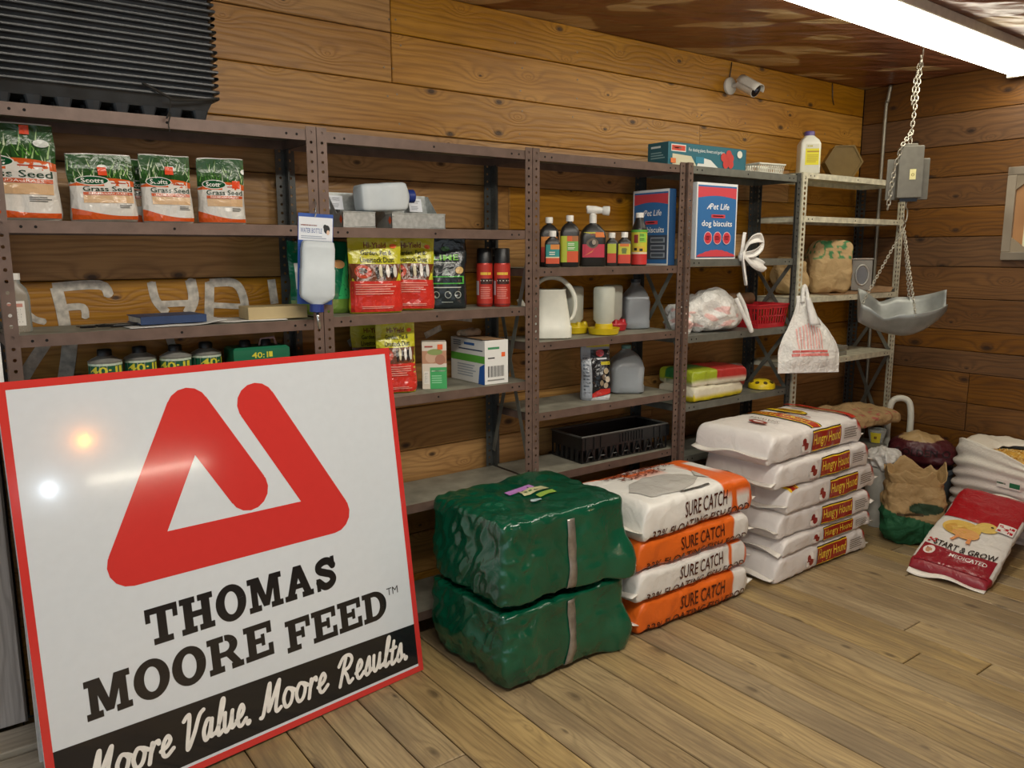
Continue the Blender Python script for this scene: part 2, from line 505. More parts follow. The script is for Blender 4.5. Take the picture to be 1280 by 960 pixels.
# ceiling: brown glossy sheeting that sags and ripples
m_, nt, b = nodes('glossy_brown_sheeting')
tc = N(nt, 'ShaderNodeTexCoord'); vr = N(nt, 'ShaderNodeVectorRotate', rotation_type='Z_AXIS'); vr.inputs['Angle'].default_value = radians(30)
link(nt, tc.outputs['Object'], vr.inputs['Vector'])
mp = N(nt, 'ShaderNodeVectorMath', operation='MULTIPLY'); mp.inputs[1].default_value = (2.6, 6.0, 1)
link(nt, vr.outputs[0], mp.inputs[0])
n1 = N(nt, 'ShaderNodeTexNoise'); n1.inputs['Scale'].default_value = 1.5; n1.inputs['Detail'].default_value = 1.5; n1.inputs['Distortion'].default_value = .6
link(nt, mp.outputs[0], n1.inputs['Vector'])
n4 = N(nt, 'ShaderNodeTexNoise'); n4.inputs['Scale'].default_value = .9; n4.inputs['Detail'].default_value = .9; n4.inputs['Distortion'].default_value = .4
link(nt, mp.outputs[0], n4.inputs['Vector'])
pale_patch = ramp(nt, n4.outputs[0], [(.55, (0, 0, 0, 1)), (.58, (1, 1, 1, 1))])       # pale tan patches mixed into the brown colour
link(nt, mixc(nt, math_n(nt, 'MULTIPLY', pale_patch, .85), ramp(nt, n1.outputs[0], [(.3, lin('6b4030')), (.75, lin('83543c'))]), lin('c4aa80')), b.inputs['Base Color'])
b.inputs['Roughness'].default_value = .3; b.inputs['Specular IOR Level'].default_value = .6
bp = N(nt, 'ShaderNodeBump'); bp.inputs['Strength'].default_value = 1; bp.inputs['Distance'].default_value = .03
link(nt, n1.outputs[0], bp.inputs['Height']); link(nt, bp.outputs[0], b.inputs['Normal'])
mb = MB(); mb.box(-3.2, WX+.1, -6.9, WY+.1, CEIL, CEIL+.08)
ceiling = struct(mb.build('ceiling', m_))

# unseen front wall added to block daylight, its doorway letting some in at left
mb = MB(); mb.box(.3, WX+.1, -6.9, -6.75, 0, CEIL); mb.box(-3.2, .3, -6.9, -6.75, 2.25, CEIL)
struct(mb.build('wall_front_blocker', mat('blocker_boards', '8a6640', .6)))

# left end: grey door boards beside the shelves, white strip, pale sill on the floor
GREY_BOARD = wood('grey_weathered_boards', '958c86', 'beb6b0', 'cdc6c1', '7d746e', rough=.7, knots=.2, tint=.06)
mb = MB(); mb.box(-1.6, -.03, .25, .326, .03, 2.2)
door = struct(mb.build('door_1', mat('door_grey', '8f8781', .7)))
for i in range(8):
    x0 = -.225-.195*i
    M = Matrix(((0, 1, 0, x0), (1, 0, 0, 0), (0, 0, 1, 0), (0, 0, 0, 1)))
    M = Matrix(((0, 1, 0, x0), (0, 0, -1, .25), (1, 0, 0, .035), (0, 0, 0, 1)))
    plank(door, GREY_BOARD, 2.15, .19, .012, M)
mb = MB(); mb.box(-.026, -.012, .012, .03, 0, 1.9, cham=.002)
struct(mb.build('daylight_gap_strip', mat('daylight_white', 'f4f2ee', .5)))  # bright strip painted white in place of daylight through the gap
mb = MB(); mb.box(-1.6, .02, .10, .235, 0, .028, cham=.004); mb.box(-1.6, -.01, -.08, .09, 0, .012, cham=.003)
struct(mb.build('trim_2', wood('pale_sill', 'b3a48c', 'dccfb8', 'ebe1cd', '8b765f', knots=.3)))

# ------------------------------------------------------------------ strip lights
HOUSING = mat('lamp_housing_white', 'cfc8bb', .5)
TUBE = emit('lit_diffuser', (1, .93, .76, 1), TUBE_STRENGTH)
TUBE2 = emit('lit_diffuser_b', (1, .94, .82, 1), ROOM_TUBE_STRENGTH)
def strip_light(label, loc, rotz, L, tube, z=CEIL, name='ceiling_light', group=None):
    t = thing(name, label, 'light', (loc[0], loc[1], z), rotz, group)
    h = MB(); h.box(-L/2, L/2, -.115, .115, -.045, 0, cham=.004); h.build('housing', HOUSING, t)
    e = MB(); e.box(-L/2-.01, -L/2+.015, -.12, .12, -.085, -.005, cham=.003); e.build('end_cap', HOUSING, t)
    e = MB(); e.box(L/2-.015, L/2+.01, -.12, .12, -.085, -.005, cham=.003); e.build('end_cap', HOUSING, t)
    d = MB()
    prof = [(-.1, -.046), (-.098, -.07), (-.085, -.082), (.085, -.082), (.098, -.07), (.1, -.046)]
    vs = [(xx, y, zz) for xx in (-L/2+.015, L/2-.015) for y, zz in prof]; n = len(prof)
    d.add(vs, [(i, i+1, n+i+1, n+i) for i in range(n-1)]); d.build('diffuser', tube, t)
    return t
strip_light('long fluorescent ceiling light with glowing white cover above the hanging scale', (3.5, -.69), .03, 2.44, TUBE)
strip_light('fluorescent ceiling light over the middle of the store floor', (1.0, -1.85), 0, 2.44, TUBE2)

# lamps farther down the store whose light shines back off the glossy sign
def stand_lamp(label, loc, h, kind, em):
    t = thing('floor_lamp', label, 'lamp', loc)
    m1 = mat('lamp_stand_metal', '55504a', .4, .7)
    p = MB(); p.loft([(0, .14, .14, 2), (.015, .14, .14, 2), (.025, .03, .03, 2)], 24); p.build('base', m1, t, True, angle=40)
    p = MB(); p.tube([(0, 0, .02), (0, 0, h)], .012, 12); p.build('pole', m1, t, True, angle=40)
    b2 = MB()
    if kind == 'bulb':
        b2.loft([(h, .012, .012, 2), (h+.02, .03, .03, 2), (h+.05, .04, .04, 2), (h+.08, .03, .03, 2), (h+.092, .008, .008, 2)], 16)
    else:
        b2.tube([(-.62, 0, h+.03), (.62, 0, h+.03)], .024, 12)
        p = MB(); p.box(-.64, .64, -.055, -.035, h, h+.06, cham=.004); p.box(-.64, .64, -.05, .05, h-.012, h+.002); p.build('lamp_tray', HOUSING, t)
    b2.build('lamp_bulb', em, t, True)
    return t
stand_lamp('lamp with a bare orange bulb, reflected high in the glossy sign', (2.66, -6.0, 0), 1.52, 'bulb', emit('orange_bulb', (1, .30, .02, 1), 300))
stand_lamp('lamp with a cold white bulb, reflected near the sign border', (2.27, -6.0, 0), 1.11, 'bulb', emit('cold_bulb', (.75, .88, 1, 1), 190))
stand_lamp('long tube lamp, reflected as a streak across the sign', (3.25, -6.0, 0), 1.13, 'tube', emit('soft_tube', (1, .9, .72, 1), 34)).rotation_euler.z = -.05

# ================================================================== SHELVING
BROWN = mat('brown_shelf_paint', '6e5a50', .45, .2, var=.12, scale=18, bump=.05)
DGREY = mat('dark_grey_shelf_paint', '4b4d4b', .45, .3, var=.12, scale=18)
STEEL = mat('grey_shelf_paint', '74756d', .45, .3, var=.12, scale=18)
CREAM = mat('cream_shelf_paint', 'd0ccb6', .5, .1, var=.14, scale=25)
PAN = mat('dusty_shelf_pan', '8c897b', .6, .1, var=.16, scale=12)
HOLE = mat('hole_black', '120e0b', .9)

def punched_strip(mb, o, ea, eb, W_, H_, pitch, r, sign=1):
    """flat strip W_ wide (along ea) and H_ long (along eb) with a row of round holes"""
    o = Vector(o); ea = Vector(ea); eb = Vector(eb); n = int(H_/pitch)
    for i in range(n):
        b0 = i*pitch; b1 = (i+1)*pitch if i < n-1 else H_
        c = Vector((W_/2, b0+pitch/2)); K = 8
        ring = [(c.x+r*cos(2*pi*(k+.5)/K), c.y+r*sin(2*pi*(k+.5)/K)) for k in range(K)]
        outer = [(W_, c.y), (W_, b1), (c.x, b1), (0, b1), (0, c.y), (0, b0), (c.x, b0), (W_, b0)]
        vs = [o+ea*x+eb*y for x, y in ring+outer]
        fs = []
        for k in range(8):
            k2 = (k+1) % 8
            fs.append((k, 8+k, 8+k2, k2) if True else None)
        # ring starts at 22.5 deg, outer at 0 deg
        fs = [((k-1) % 8, 8+k, 8+(k+1) % 8, k) for k in range(8)]
        fs += [((k-1) % 8, 8+k, k) for k in ()]
        mb.add(vs, fs)

def post_mesh(h, sx, sy, pitch=.031, r=.0052, fl=.034):
    mb = MB()
    punched_strip(mb, (0, 0, 0), (sx, 0, 0), (0, 0, 1), fl, h, pitch, r)
    punched_strip(mb, (0, 0, 0), (0, sy, 0), (0, 0, 1), fl, h, pitch, r)
    return mb

def shelf_unit(label, x0, x1, ztop, shelves, front, rear, lip, pan, y1=.285, y0=0.0, pitch=.031, r=.0052, brace=(), lip_h=.034, fl=.034, fr=None, cat='shelf'):
    w = x1-x0
    t = thing('shelving_unit', label, 'shelves', (x0, y0, 0), 0, 'steel shelving units along the back wall')
    d = y1-y0
    for (px, py, sx, sy, m1) in ((0, -.002, 1, 1, front), (w, -.002, -1, 1, fr or front), (0, d, 1, -1, rear), (w, d, -1, -1, rear)):
        post_mesh(ztop, sx, sy, pitch, r, fl).build('post', m1, t, loc=(px, py, 0), solid=.0018)
    for z in shelves:
        mb = MB()
        a, b2 = .003, w-.003
        mb.box(a, b2, .002, d-.002, z-.004, z, mi=1)                       # pan
        mb.box(a+fl*.0, b2, .0005, .003, z-lip_h, z+.0005)                 # front lip
        mb.box(a, b2, .003, .014, z-lip_h, z-lip_h+.002)                   # turned-in edge
        mb.box(a, b2, d-.004, d-.002, z-lip_h, z)                          # rear lip
        mb.box(a, a+.002, .003, d-.004, z-lip_h, z-.001, mi=0); mb.box(b2-.002, b2, .003, d-.004, z-lip_h, z-.001, mi=0)
        s = mb.build('shelf', [lip, pan], t)
        hb = MB()
        for hx in (fl+.03, fl+.065, w/2, w-fl-.03, w-fl-.065):
            hb.tube([(hx, .0008, z-lip_h*.5), (hx, -.0002, z-lip_h*.5)], .0042, 8)
        hb.build('lip_holes', HOLE, s)['kind'] = 'stuff'
    for (zc, hh, side) in brace:
        for sg in (-1, 1):
            mb = MB(); x = w-.006 if side > 0 else .006
            x += .003*sg*.6
            p0 = Vector((x, .02, zc-hh*sg)); p1 = Vector((x, d-.02, zc+hh*sg)); e = (p1-p0).normalized(); nn = Vector((1, 0, 0)).cross(e)
            vs = []
            for p in (p0, p1):
                for dx in (-.001, .001):
                    for k in (-1, 1): vs.append(p+Vector((dx, 0, 0))+nn*.011*k)
            mb.add(vs, [(0, 1, 3, 2), (4, 6, 7, 5), (0, 4, 5, 1), (2, 3, 7, 6), (0, 2, 6, 4), (1, 5, 7, 3)])
            mb.build('cross_brace', STEEL, t)
    return t

X0, X1, X2, X3, X4, X5 = 0.0, .93, 1.838, 2.742, 3.655, 4.727
U1 = [1.915, 1.606, 1.292, .988, .57, .12]; U2 = [1.913, 1.602, 1.296, .988, .565, .12]
U3 = [1.912, 1.452, 1.145, .845, .568, .12]; U4 = [1.912, 1.48, 1.114, .776, .515, .12]; U5 = [1.932, 1.704, 1.266, .903, .50, .12]
shelf_unit('brown steel shelving unit with the grass seed bags', X0, X1-.004, 1.925, U1, BROWN, DGREY, BROWN, PAN, brace=((.60, .35, 1),))
shelf_unit('brown steel shelving unit with pet dust bags and metal feeders', X1, X2-.004, 1.925, U2, BROWN, DGREY, BROWN, PAN, brace=((1.06, .42, 1),))
shelf_unit('brown steel shelving unit with bottles and poultry waterers', X2, X3-.004, 1.925, U3, BROWN, DGREY, BROWN, PAN, brace=((1.28, .2, 1),))
shelf_unit('grey steel shelving unit with the dog biscuit sign and red basket', X3+.004, X4-.02, 1.925, U4, BROWN, DGREY, STEEL, STEEL, y0=-.012, brace=((1.29, .17, 1), (.93, .17, 1)), fr=DGREY)
shelf_unit('cream rusty perforated shelving unit by the right wall', X4, X5, 1.93, U5, CREAM, DGREY, CREAM, CREAM, y0=-.01, pitch=.027, r=.0095, brace=((1.08, .2, 1), (.62, .28, 1)), lip_h=.03, fl=.042)

# ================================================================== THE BIG SIGN
def build_sign():
    TL, TR, BR, BL = [Vector(a) for a in ((-.039, -.218, 1.191), (1.17, -.052, 1.171), (1.179, -.212, -.005), (-.029, -.378, .015))]
    k = 1.008
    TL, TR, BR, BL = [CAM_POS+(p-CAM_POS)*k+Vector((0, 0, .012)) for p in (TL, TR, BR, BL)]
    TL.y += .02; TR.y += .02
    BR.z = max(BR.z, 0.001)
    ex = (BR-BL).normalized(); ey = (TL-BL); ey = (ey-ex*ey.dot(ex)).normalized(); n = ex.cross(ey)
    M = Matrix.Identity(4)
    for i in range(3): M[i][0] = ex[i]; M[i][1] = ey[i]; M[i][2] = n[i]; M[i][3] = BL[i]
    t = thing('store_sign', 'large square feed store sign with red border and red triangle logo, leaning on the shelves', 'sign')
    t.matrix_world = M
    Wd, H = 1.224, 1.19
    white = mat('sign_white_gloss', 'd9e0e6', .12, var=.01, coat=.4)
    red = mat('sign_red_gloss', 'd23a36', .12, var=.01, coat=.4); black = mat('sign_black_gloss', '1a1c1f', .12, var=.01, coat=.4)
    mb = MB(); mb.box(-.007, Wd-.007, 0, H, -.012, 0, cham=.001); mb.build('panel', white, t)
    z = .0006
    mb = MB()
    a = .021; X0_, X1_ = -.007, Wd-.007
    for (x0, x1, y0, y1) in ((X0_, X1_, H-a, H), (X0_, X1_, 0, a), (X0_, X0_+a, a, H-a), (X1_-a, X1_, a, H-a)):
        mb.add([(x0, y0, z), (x1, y0, z), (x1, y1, z), (x0, y1, z)], [(0, 1, 2, 3)])
    mb.build('red_border', red, t)
    # logo: one thick folded stroke
    mb = MB(); zl = [z]
    def put(m_, poly):
        zl.append(0); zz = zl[0]+(len(zl) % 24)*.000012     # tiny steps keep overlapping pieces from being coplanar
        m_.add([(x, y, zz) for x, y in poly], [tuple(range(len(poly)))])
    def ring_stroke(pts, w):
        for p in stroke2d(pts, w): put(mb, p)
    ring_stroke([(.690, 1.052), (.915, .648), (.264, .652), (.474, 1.060), (.630, .788)], .131)
    mb.build('triangle_logo', red, t)
    # slab lettering
    def G(ch):
        R = lambda x0, x1, y0, y1: [(x0, y0), (x1, y0), (x1, y1), (x0, y1)]
        s = .17
        if ch == 'T': return .92, [R(.33, .59, s, 1-s), R(0, .92, 1-s, 1), R(0, .14, .62, 1-s), R(.78, .92, .62, 1-s), R(.18, .74, 0, s)]
        if ch == 'H': return 1.0, [R(.1, .36, s, 1-s), R(.64, .9, s, 1-s), R(.36, .64, .42, .59), R(0, .46, 0, s), R(.54, 1, 0, s), R(0, .46, 1-s, 1), R(.54, 1, 1-s, 1)]
        if ch == 'M': return 1.16, [R(.1, .31, s, 1-s), R(.85, 1.06, s, 1-s), R(0, .41, 0, s), R(.75, 1.16, 0, s), R(0, .4, 1-s, 1), R(.76, 1.16, 1-s, 1),
                                    [(.16, 1), (.4, 1), (.68, .1), (.48, .1)], [(.76, 1), (1.0, 1), (.68, .1), (.48, .1)]]
        if ch == 'A': return 1.04, [[(.38, 1), (.66, 1), (.36, s), (.1, s)], [(.38, 1), (.66, 1), (.95, s), (.69, s)], R(.3, .74, .3, .45), R(0, .42, 0, s), R(.62, 1.04, 0, s)]
        if ch == 'F': return .88, [R(.1, .36, s, 1-s), R(0, .5, 0, s), R(0, .88, 1-s, 1), R(.72, .88, .64, 1-s), R(.36, .62, .43, .59), R(.54, .66, .34, .68)]
        if ch == 'E': return .92, [R(.1, .36, s, 1-s), R(0, .92, 0, s), R(0, .9, 1-s, 1), R(.74, .9, .66, 1-s), R(.76, .92, s, .36), R(.36, .62, .43, .59), R(.54, .66, .34, .68)]
        def arc(cx, cy, ro, rh, ri, rih, a0, a1, n=20):
            out = []
            for i in range(n):
                p, q = lerp(a0, a1, i/n), lerp(a0, a1, (i+1)/n)
                out.append([(cx+ro*cos(p), cy+rh*sin(p)), (cx+ro*cos(q), cy+rh*sin(q)), (cx+ri*cos(q), cy+rih*sin(q)), (cx+ri*cos(p), cy+rih*sin(p))])
            return out
        if ch == 'O': return .98, arc(.49, .5, .49, .53, .21, .33, 0, 2*pi, 32)
        if ch == 'D': return 1.0, [R(.1, .36, s, 1-s), R(0, .5, 0, s), R(0, .5, 1-s, 1)]+arc(.45, .5, .53, .5, .25, .33, -pi/2, pi/2)
        if ch == 'R': return 1.06, [R(.1, .36, s, 1-s), R(0, .46, 0, s), R(0, .5, 1-s, 1), R(.36, .56, .4, .55)]+arc(.54, .7, .38, .3, .13, .14, -pi/2, pi/2)+[[(.5, .46), (.74, .5), (.98, s), (.72, s)], R(.68, 1.06, 0, s)]
        if ch == 'S':
            pts = smooth_line([(.72, .72), (.6, .86), (.4, .89), (.2, .8), (.2, .64), (.42, .53), (.62, .44), (.7, .28), (.58, .14), (.36, .11), (.16, .28)], 4)
            return .86, stroke2d(pts, .235)+[R(.66, .8, .62, 1.0), R(.06, .2, 0, .4)]
        return .4, []
    mb = MB()
    def slab(word, x0, x1, y0, y1, gap=.07):
        gl = [G(c) for c in word]; tot = sum(g[0] for g in gl)+gap*(len(gl)-1)
        x = 0
        for wdt, polys in gl:
            for p in polys: put(mb, [(lerp(x0, x1, (x+a)/tot), lerp(y0, y1, b)) for a, b in p])
            x += wdt+gap
    zl[0] = z
    slab('THOMAS', .280, .905, .403, .510); slab('MOORE', .104, .652, .257, .366); slab('FEED', .697, 1.090, .240, .343)
    pm = Print(lambda x, y, l: (x, y, l)); 
    mb.build('name_lettering', black, t)
    pm.text('TM', 1.094, 1.142, .312, .338, '232527', .0); pm.build('trademark_lettering', PRINT, t)
    mb = MB(); mb.add([(.014, .03, z), (1.196, .03, z), (1.196, .178, z), (.014, .212, z)], [(0, 1, 2, 3)])
    mb.build('black_band', black, t)
    # brush script
    SCR = {'M': (1.0, [[(.0, .02), (.12, .1), (.32, .95), (.38, .98), (.36, .3), (.4, .2), (.75, .95), (.82, .98), (.7, .25), (.76, .03), (.95, .12)]]),
           'V': (1.0, [[(.05, .85), (.2, .97), (.32, .9), (.28, .1), (.36, .02), (.6, .4), (.8, .85), (1.0, .98)]]),
           'R': (1.15, [[(.25, .0), (.4, .5), (.55, .95)], [(.15, .72), (.4, .98), (.75, 1.0), (.92, .82), (.75, .58), (.5, .5), (.65, .3), (.8, .02), (1.0, .1)]]),
           'o': (.62, [[(.42, .5), (.22, .52), (.08, .28), (.2, .04), (.42, .1), (.52, .36), (.42, .5), (.66, .4)]]),
           'r': (.50, [[(.2, .52), (.15, .28), (.1, .0)], [(.14, .24), (.26, .46), (.42, .52), (.46, .44)]]),
           'e': (.56, [[(.05, .2), (.3, .28), (.42, .42), (.3, .54), (.14, .36), (.14, .1), (.3, .02), (.56, .16)]]),
           'a': (.64, [[(.45, .48), (.25, .52), (.08, .26), (.18, .04), (.36, .16), (.48, .5), (.44, .1), (.64, .12)]]),
           'l': (.42, [[(.05, .12), (.25, .5), (.4, 1.0), (.3, 1.02), (.18, .4), (.2, .04), (.42, .14)]]),
           'u': (.66, [[(.1, .5), (.08, .14), (.2, .03), (.38, .2), (.48, .5)], [(.46, .4), (.46, .08), (.66, .14)]]),
           't': (.46, [[(.28, .85), (.16, .14), (.26, .02), (.46, .14)], [(.06, .55), (.42, .6)]]),
           's': (.52, [[(.05, .1), (.3, .52), (.34, .3), (.36, .1), (.18, .02), (.08, .12)], [(.34, .08), (.52, .14)]]),
           '.': (.3, [[(.12, .03), (.14, .05)]]), ' ': (.36, [])}
    mb = MB(); zl[0] = z+.0004
    def script(word, x0, x1, y0, h, w=.0122):
        tot = sum(SCR[c][0] for c in word); x = 0
        for c in word:
            wdt, strokes = SCR[c]
            for s_ in strokes:
                pts = [(lerp(x0, x1, (x+a)/tot)+.16*b*h, y0+b*h*(1.0 if c in 'MVRlt.' else 1.22)) for a, b in smooth_line(s_, 5)]
                for p in stroke2d(pts, w if c != '.' else .018): put(mb, p)
            x += wdt
    script('Moore', .082, .312, .078, .086); script('Value.', .335, .552, .074, .098); script('Moore', .582, .822, .072, .092); script('Results.', .852, 1.155, .066, .094)
    mb.build('slogan_lettering', mat('sign_script_white', 'f0eee8', .2), t)
build_sign()

# ================================================================== FEED BAGS LYING IN STACKS
def feed_bag(name, label, cat, loc, rotz, L, B, T, colf, printers, group=None, seed=0, e=7.0, amp=.0055, rot=None, seam='e9e4da', tuck=.22, material=None, tape=True, warp=None, part='sack', crown=.015):
    t = thing(name, label, cat, loc, rotz, group, rot)
    NU, NA = 70, 72
    def pos(u, v):
        s = 2*u-1; a = 2*pi*v
        k = max(0, (abs(s)-.86)/.14)
        ht = math.sqrt(max(0, 1-k**3.0))*.90+.10
        hb = 1-.05*k*k
        wv = 1+.02*sin(3.1*s+seed)
        y, zz = sup(a, B/2*hb*wv, T/2*ht, e)
        z = T/2+zz-tuck*T*k**1.6
        x = s*L/2
        # creases: stronger across the ends and along the sides
        d = fbm(x*9+seed*3.1, y*9, z*12, 3)*amp+fbm(x*22+seed, y*16, z*22+5, 2)*amp*.5*(1+2*k)
        cy, cz = cos(a), sin(a)
        y += d*cy; z += d*cz*.7
        # soft bulge of the upper face
        if cz > 0: z += crown*T*cz*(1-s*s)*(1-(2*y/B)**2 if abs(2*y/B) < 1 else 0)
        p = (x, y, max(0.0, z))
        return warp(p) if warp else p
    mb = MB()
    mb.grid(lambda u, v: pos(v, u), NA, NU, colf=lambda u, v: lin(colf(2*v-1, *(lambda p: (2*p[1]/B, p[2]/T))(pos(v, u)))), wrapu=True)
    k = len(mb.v); n = NA
    mb.f.append(tuple(range(n-1, -1, -1))); mb.mi.append(0); mb.f.append(tuple(range(k-n, k))); mb.mi.append(0)
    body = mb.build(part, material or FILM, t, True)
    bvh = BVHTree.FromPolygons([Vector(v) for v in mb.v], mb.f)
    def caster(d):
        d = Vector(d)
        def fn(x, y, l):
            o = Vector((x, -2, y)) if d.y else (Vector((x, y, 2)) if d.z else Vector((-2, x, y)))
            h, nrm, i, dist = bvh.ray_cast(o, d)
            if h is None:
                h, nrm, i, dist = bvh.find_nearest(Vector((x, -B/2, y)) if d.y else (Vector((x, y, T)) if d.z else Vector((-L/2, x, y))))
            if nrm.dot(d) > 0: nrm = -nrm
            return h+nrm*.001-d*(l+.0022)
        return fn
    for key, pf in printers.items():
        pr = Print(caster({'front': (0, 1, 0), 'top': (0, 0, -1), 'end': (1, 0, 0)}[key]), .0006, .0006); pr.maxlen = .02; pf(pr)
        pr.build('printed_'+key, PRINT_GLOSS, t)
    if tape:
        for sg in (-1, 1):
            mb = MB(); rr = random.Random(seed*7+sg)
            def tp(u, v, sg=sg):
                y = (u-.5)*B*.97; x = sg*(L/2-.006+v*.034); z = T*(.5-tuck)+.008*sin(u*9+seed)+(.012*sin(u*5+seed*2)*v)
                p = (x, y, max(.002, z)); return warp(p) if warp else p
            mb.grid(tp, 20, 3, col=lin(seam)); mb.build('sewn_edge', FILM, t, True, solid=.003)
    return t, T

# ---- white and orange fish food
def sc_white(s, y, z):
    if s > .62: return 'e2651d' if not (.68 < s < .92 and .12 < z < .9 and abs(s-.8) < .13) else 'e9e6e0'
    return 'e6e4de'
def sc_orange(s, y, z):
    if s > .68: return 'e8e5df'
    return 'e56a1f'
def sc_top(s, y, z):
    if z > .62:   # upper face: orange sweep across the back and right
        w = .34+.55*s
        if s > .42 or y > .26-.50*s+.25*(s*s): 
            if (s-.30)**2/.06+(y-.58)**2/.03 < 1 or (s-.82)**2/.03+(y-.18)**2/.16 < 1 or (s+.12)**2/.05+(y-.70)**2/.02 < 1: return 'e6e4de'
            return 'e2651d'
        return 'e6e4de'
    if s > .60:
        return 'e6e4de' if (s-.80)**2/.02+(z-.5)**2/.12 < 1 else 'e2651d'
    return 'e6e4de'
def sc_front(word_col, T_):
    k = T_/.15
    def f(p):
        p.text('SURE CATCH', -.11, .17, .058*k, .122*k, word_col, .006)
        p.text('32% FLOATING FISH FOOD', -.30, .32, .004*k, .042*k, word_col, .006)
    return f
def sc_topprint(p):
    # grey fish silhouette and the brand, printed to be read from the far side
    fish = [(-.25, -.15), (-.28, -.06), (-.22, .0), (-.12, .02), (.0, .0), (.08, -.05), (.10, -.10), (.03, -.14), (-.10, -.17)]
    p.poly([(x, y) for x, y in fish], 'b9b6b0')
    p.poly([(.10, -.08), (.15, -.02), (.145, -.13)], 'b9b6b0')
    def flip(t, x0, x1, y0, y1, col, bold=.012): p.text(t, x1, x0, y1, y0, col, bold)
    flip('SURE CATCH', -.20, .06, .105, .145, '7a3c2c'); flip('32% FLOATING FISH FOOD', -.26, .22, .055, .098, '7a3c2c') if False else None
    p.text('SURE CATCH', .06, -.20, .088, .040, '7a3c2c'); p.text('32% FLOATING FISH', .18, -.24, .15, .100, '7a3c2c')
    p.lines(-.10, .12, -.185, -.165, 1, '4c4a46')
SCY = -.50+.205
gsc = 'orange and white fish food bags in one stack'
zb = 0
for i, (cf, col, lab, dx, rz, T_, prn) in enumerate([
        (sc_orange, '4a1a10', 'orange-sided fish food bag on the floor, bottom of its stack', .0, .0, .140, None),
        (sc_white, '4a1a10', 'white-sided fish food bag with orange end, resting on the bottom orange bag', -.015, .012, .132, None),
        (sc_orange, '4a1a10', 'orange-sided fish food bag squeezed right under the top bag of its stack', -.01, -.012, .125, None),
        (sc_top, '4a1a10', 'white fish food bag with grey fish and orange sweep, top of its stack', .0, .02, .155, sc_topprint)]):
    pr = {'front': sc_front(col, T_)}
    if prn: pr['top'] = prn
    feed_bag('fish_food_bag', lab, 'feed bag', (2.335+dx, SCY, zb), rz, .70, .41, T_, cf, pr, gsc, seed=i+1, tuck=.2, crown=.12 if prn else .015)
    zb += T_-.002

# ---- white dog food with red label
def hh_white(s, y, z):
    if s > .86 and z > .55: return 'b5301f'
    return 'e4dfdb'
def hh_top(s, y, z):
    return 'e4dfdb'
def hh_front_for(T_):
  def hh_front(p):
    k = T_/.118; R_ = p.rect; X_ = p.text; E_ = p.ell
    class Q: pass
    rect = lambda x0, x1, y0, y1, c, *a: R_(x0, x1, y0*k, y1*k, c, *a)
    text = lambda s_, x0, x1, y0, y1, c, b: X_(s_, x0, x1, y0*k, y1*k, c, b)
    ell = lambda x, y, rx, ry, c: E_(x, y*k, rx, ry*k, c)
    rect(-.055, .195, .012, .104, '2a2018', 10, 4); rect(-.055, .195, .016, .100, 'f0c630', 10, 4); rect(-.055, .195, .021, .095, '9e2a1c', 10, 4)
    text('Hungry Hound', -.045, .186, .028, .086, 'f6d748', .006)
    ell(-.12, .058, .036, .040, 'efeae4'); ell(-.128, .067, .016, .016, '8e2a24'); ell(-.112, .047, .018, .016, '8e2a24'); rect(-.15, -.095, .054, .059, '8e2a24', 4)
    text('SHAWNEE', -.15, -.09, .016, .024, '8e2a24', .0)
    p.lines(.215, .335, .035*k, .085*k, 5, '8a827c')
  return hh_front
def hh_topprint(p):
    p.rect(-.05, .04, -.20, .20, '2a2018', 3, 14); p.rect(-.042, .032, -.20, .20, 'f0c630', 3, 14); p.rect(-.034, .024, -.20, .20, 'b53a1e', 3, 14)
    # brand running across the bag
    vs, fs = text2d('Hungry Hound', .016)
    p._put([(lerp(.018, -.028, b), lerp(-.16, .16, a)) for a, b in vs], fs, 'f3cf3c')
    p.ell(.13, .06, .055, .12, '7e6d1f', 30); p.ell(.13, .06, .05, .113, 'ecc921', 30)
    for xx in (.118, .132, .146): p.rect(xx-.004, xx+.004, -.03, .15, '8e4a14', 1, 6)
    p.rect(.060, .074, -.12, .06, '8e5a54', 1, 6)
    vs, fs = text2d('SHAWNEE', .0); p._put([(lerp(-.15, -.175, b), lerp(-.10, .06, a)) for a, b in vs], fs, '7a6a62')
    p.ell(-.225, -.03, .026, .05, '9a3a34', 24); p.ell(-.225, -.03, .012, .03, 'ead9d2', 16)
    p.rect(.30, .345, -.20, .2, 'b5301f', 3, 10)
    p.rect(.235, .262, -.05, .10, 'a88a4a', 3, 8); p.rect(.24, .257, -.03, .08, '6b4a22', 3, 8)
ghh = 'white dog food bags with red side labels in one stack'
zb = 0
HH = [('white dog food bag on the floor, bottom of its six-bag stack', .0, 0, .125), ('flattened white dog food bag, second from the floor in its stack', .04, .015, .085),
      ('grey-creased white dog food bag, third from the floor in its stack', .02, -.015, .118), ('white dog food bag jutting towards the brown sack, fourth from the floor', .06, .02, .128),
      ('white dog food bag just under the top bag of its stack', -.02, -.01, .125), ('white dog food bag with yellow oval and red band, top of its stack', -.075, .015, .135)]
for i, (lab, dx, rz, T_) in enumerate(HH):
    top = i == 5
    pr = {'front': hh_front_for(T_)}
    if i in (3,): pr['top'] = lambda p: (p.rect(-.36, -.30, -.2, .2, 'f0c630', 2, 10), p.rect(-.35, -.31, -.2, .2, '9e2a1c', 2, 10))
    if top: pr['top'] = hh_topprint
    feed_bag('dog_food_bag', lab, 'feed bag', (3.235+dx, -.31+(.02 if top else 0), zb), rz, .78, .42, T_, hh_white, pr, ghh, seed=i+11, tuck=.24, crown=.12 if top else .015)
    zb += T_-.002

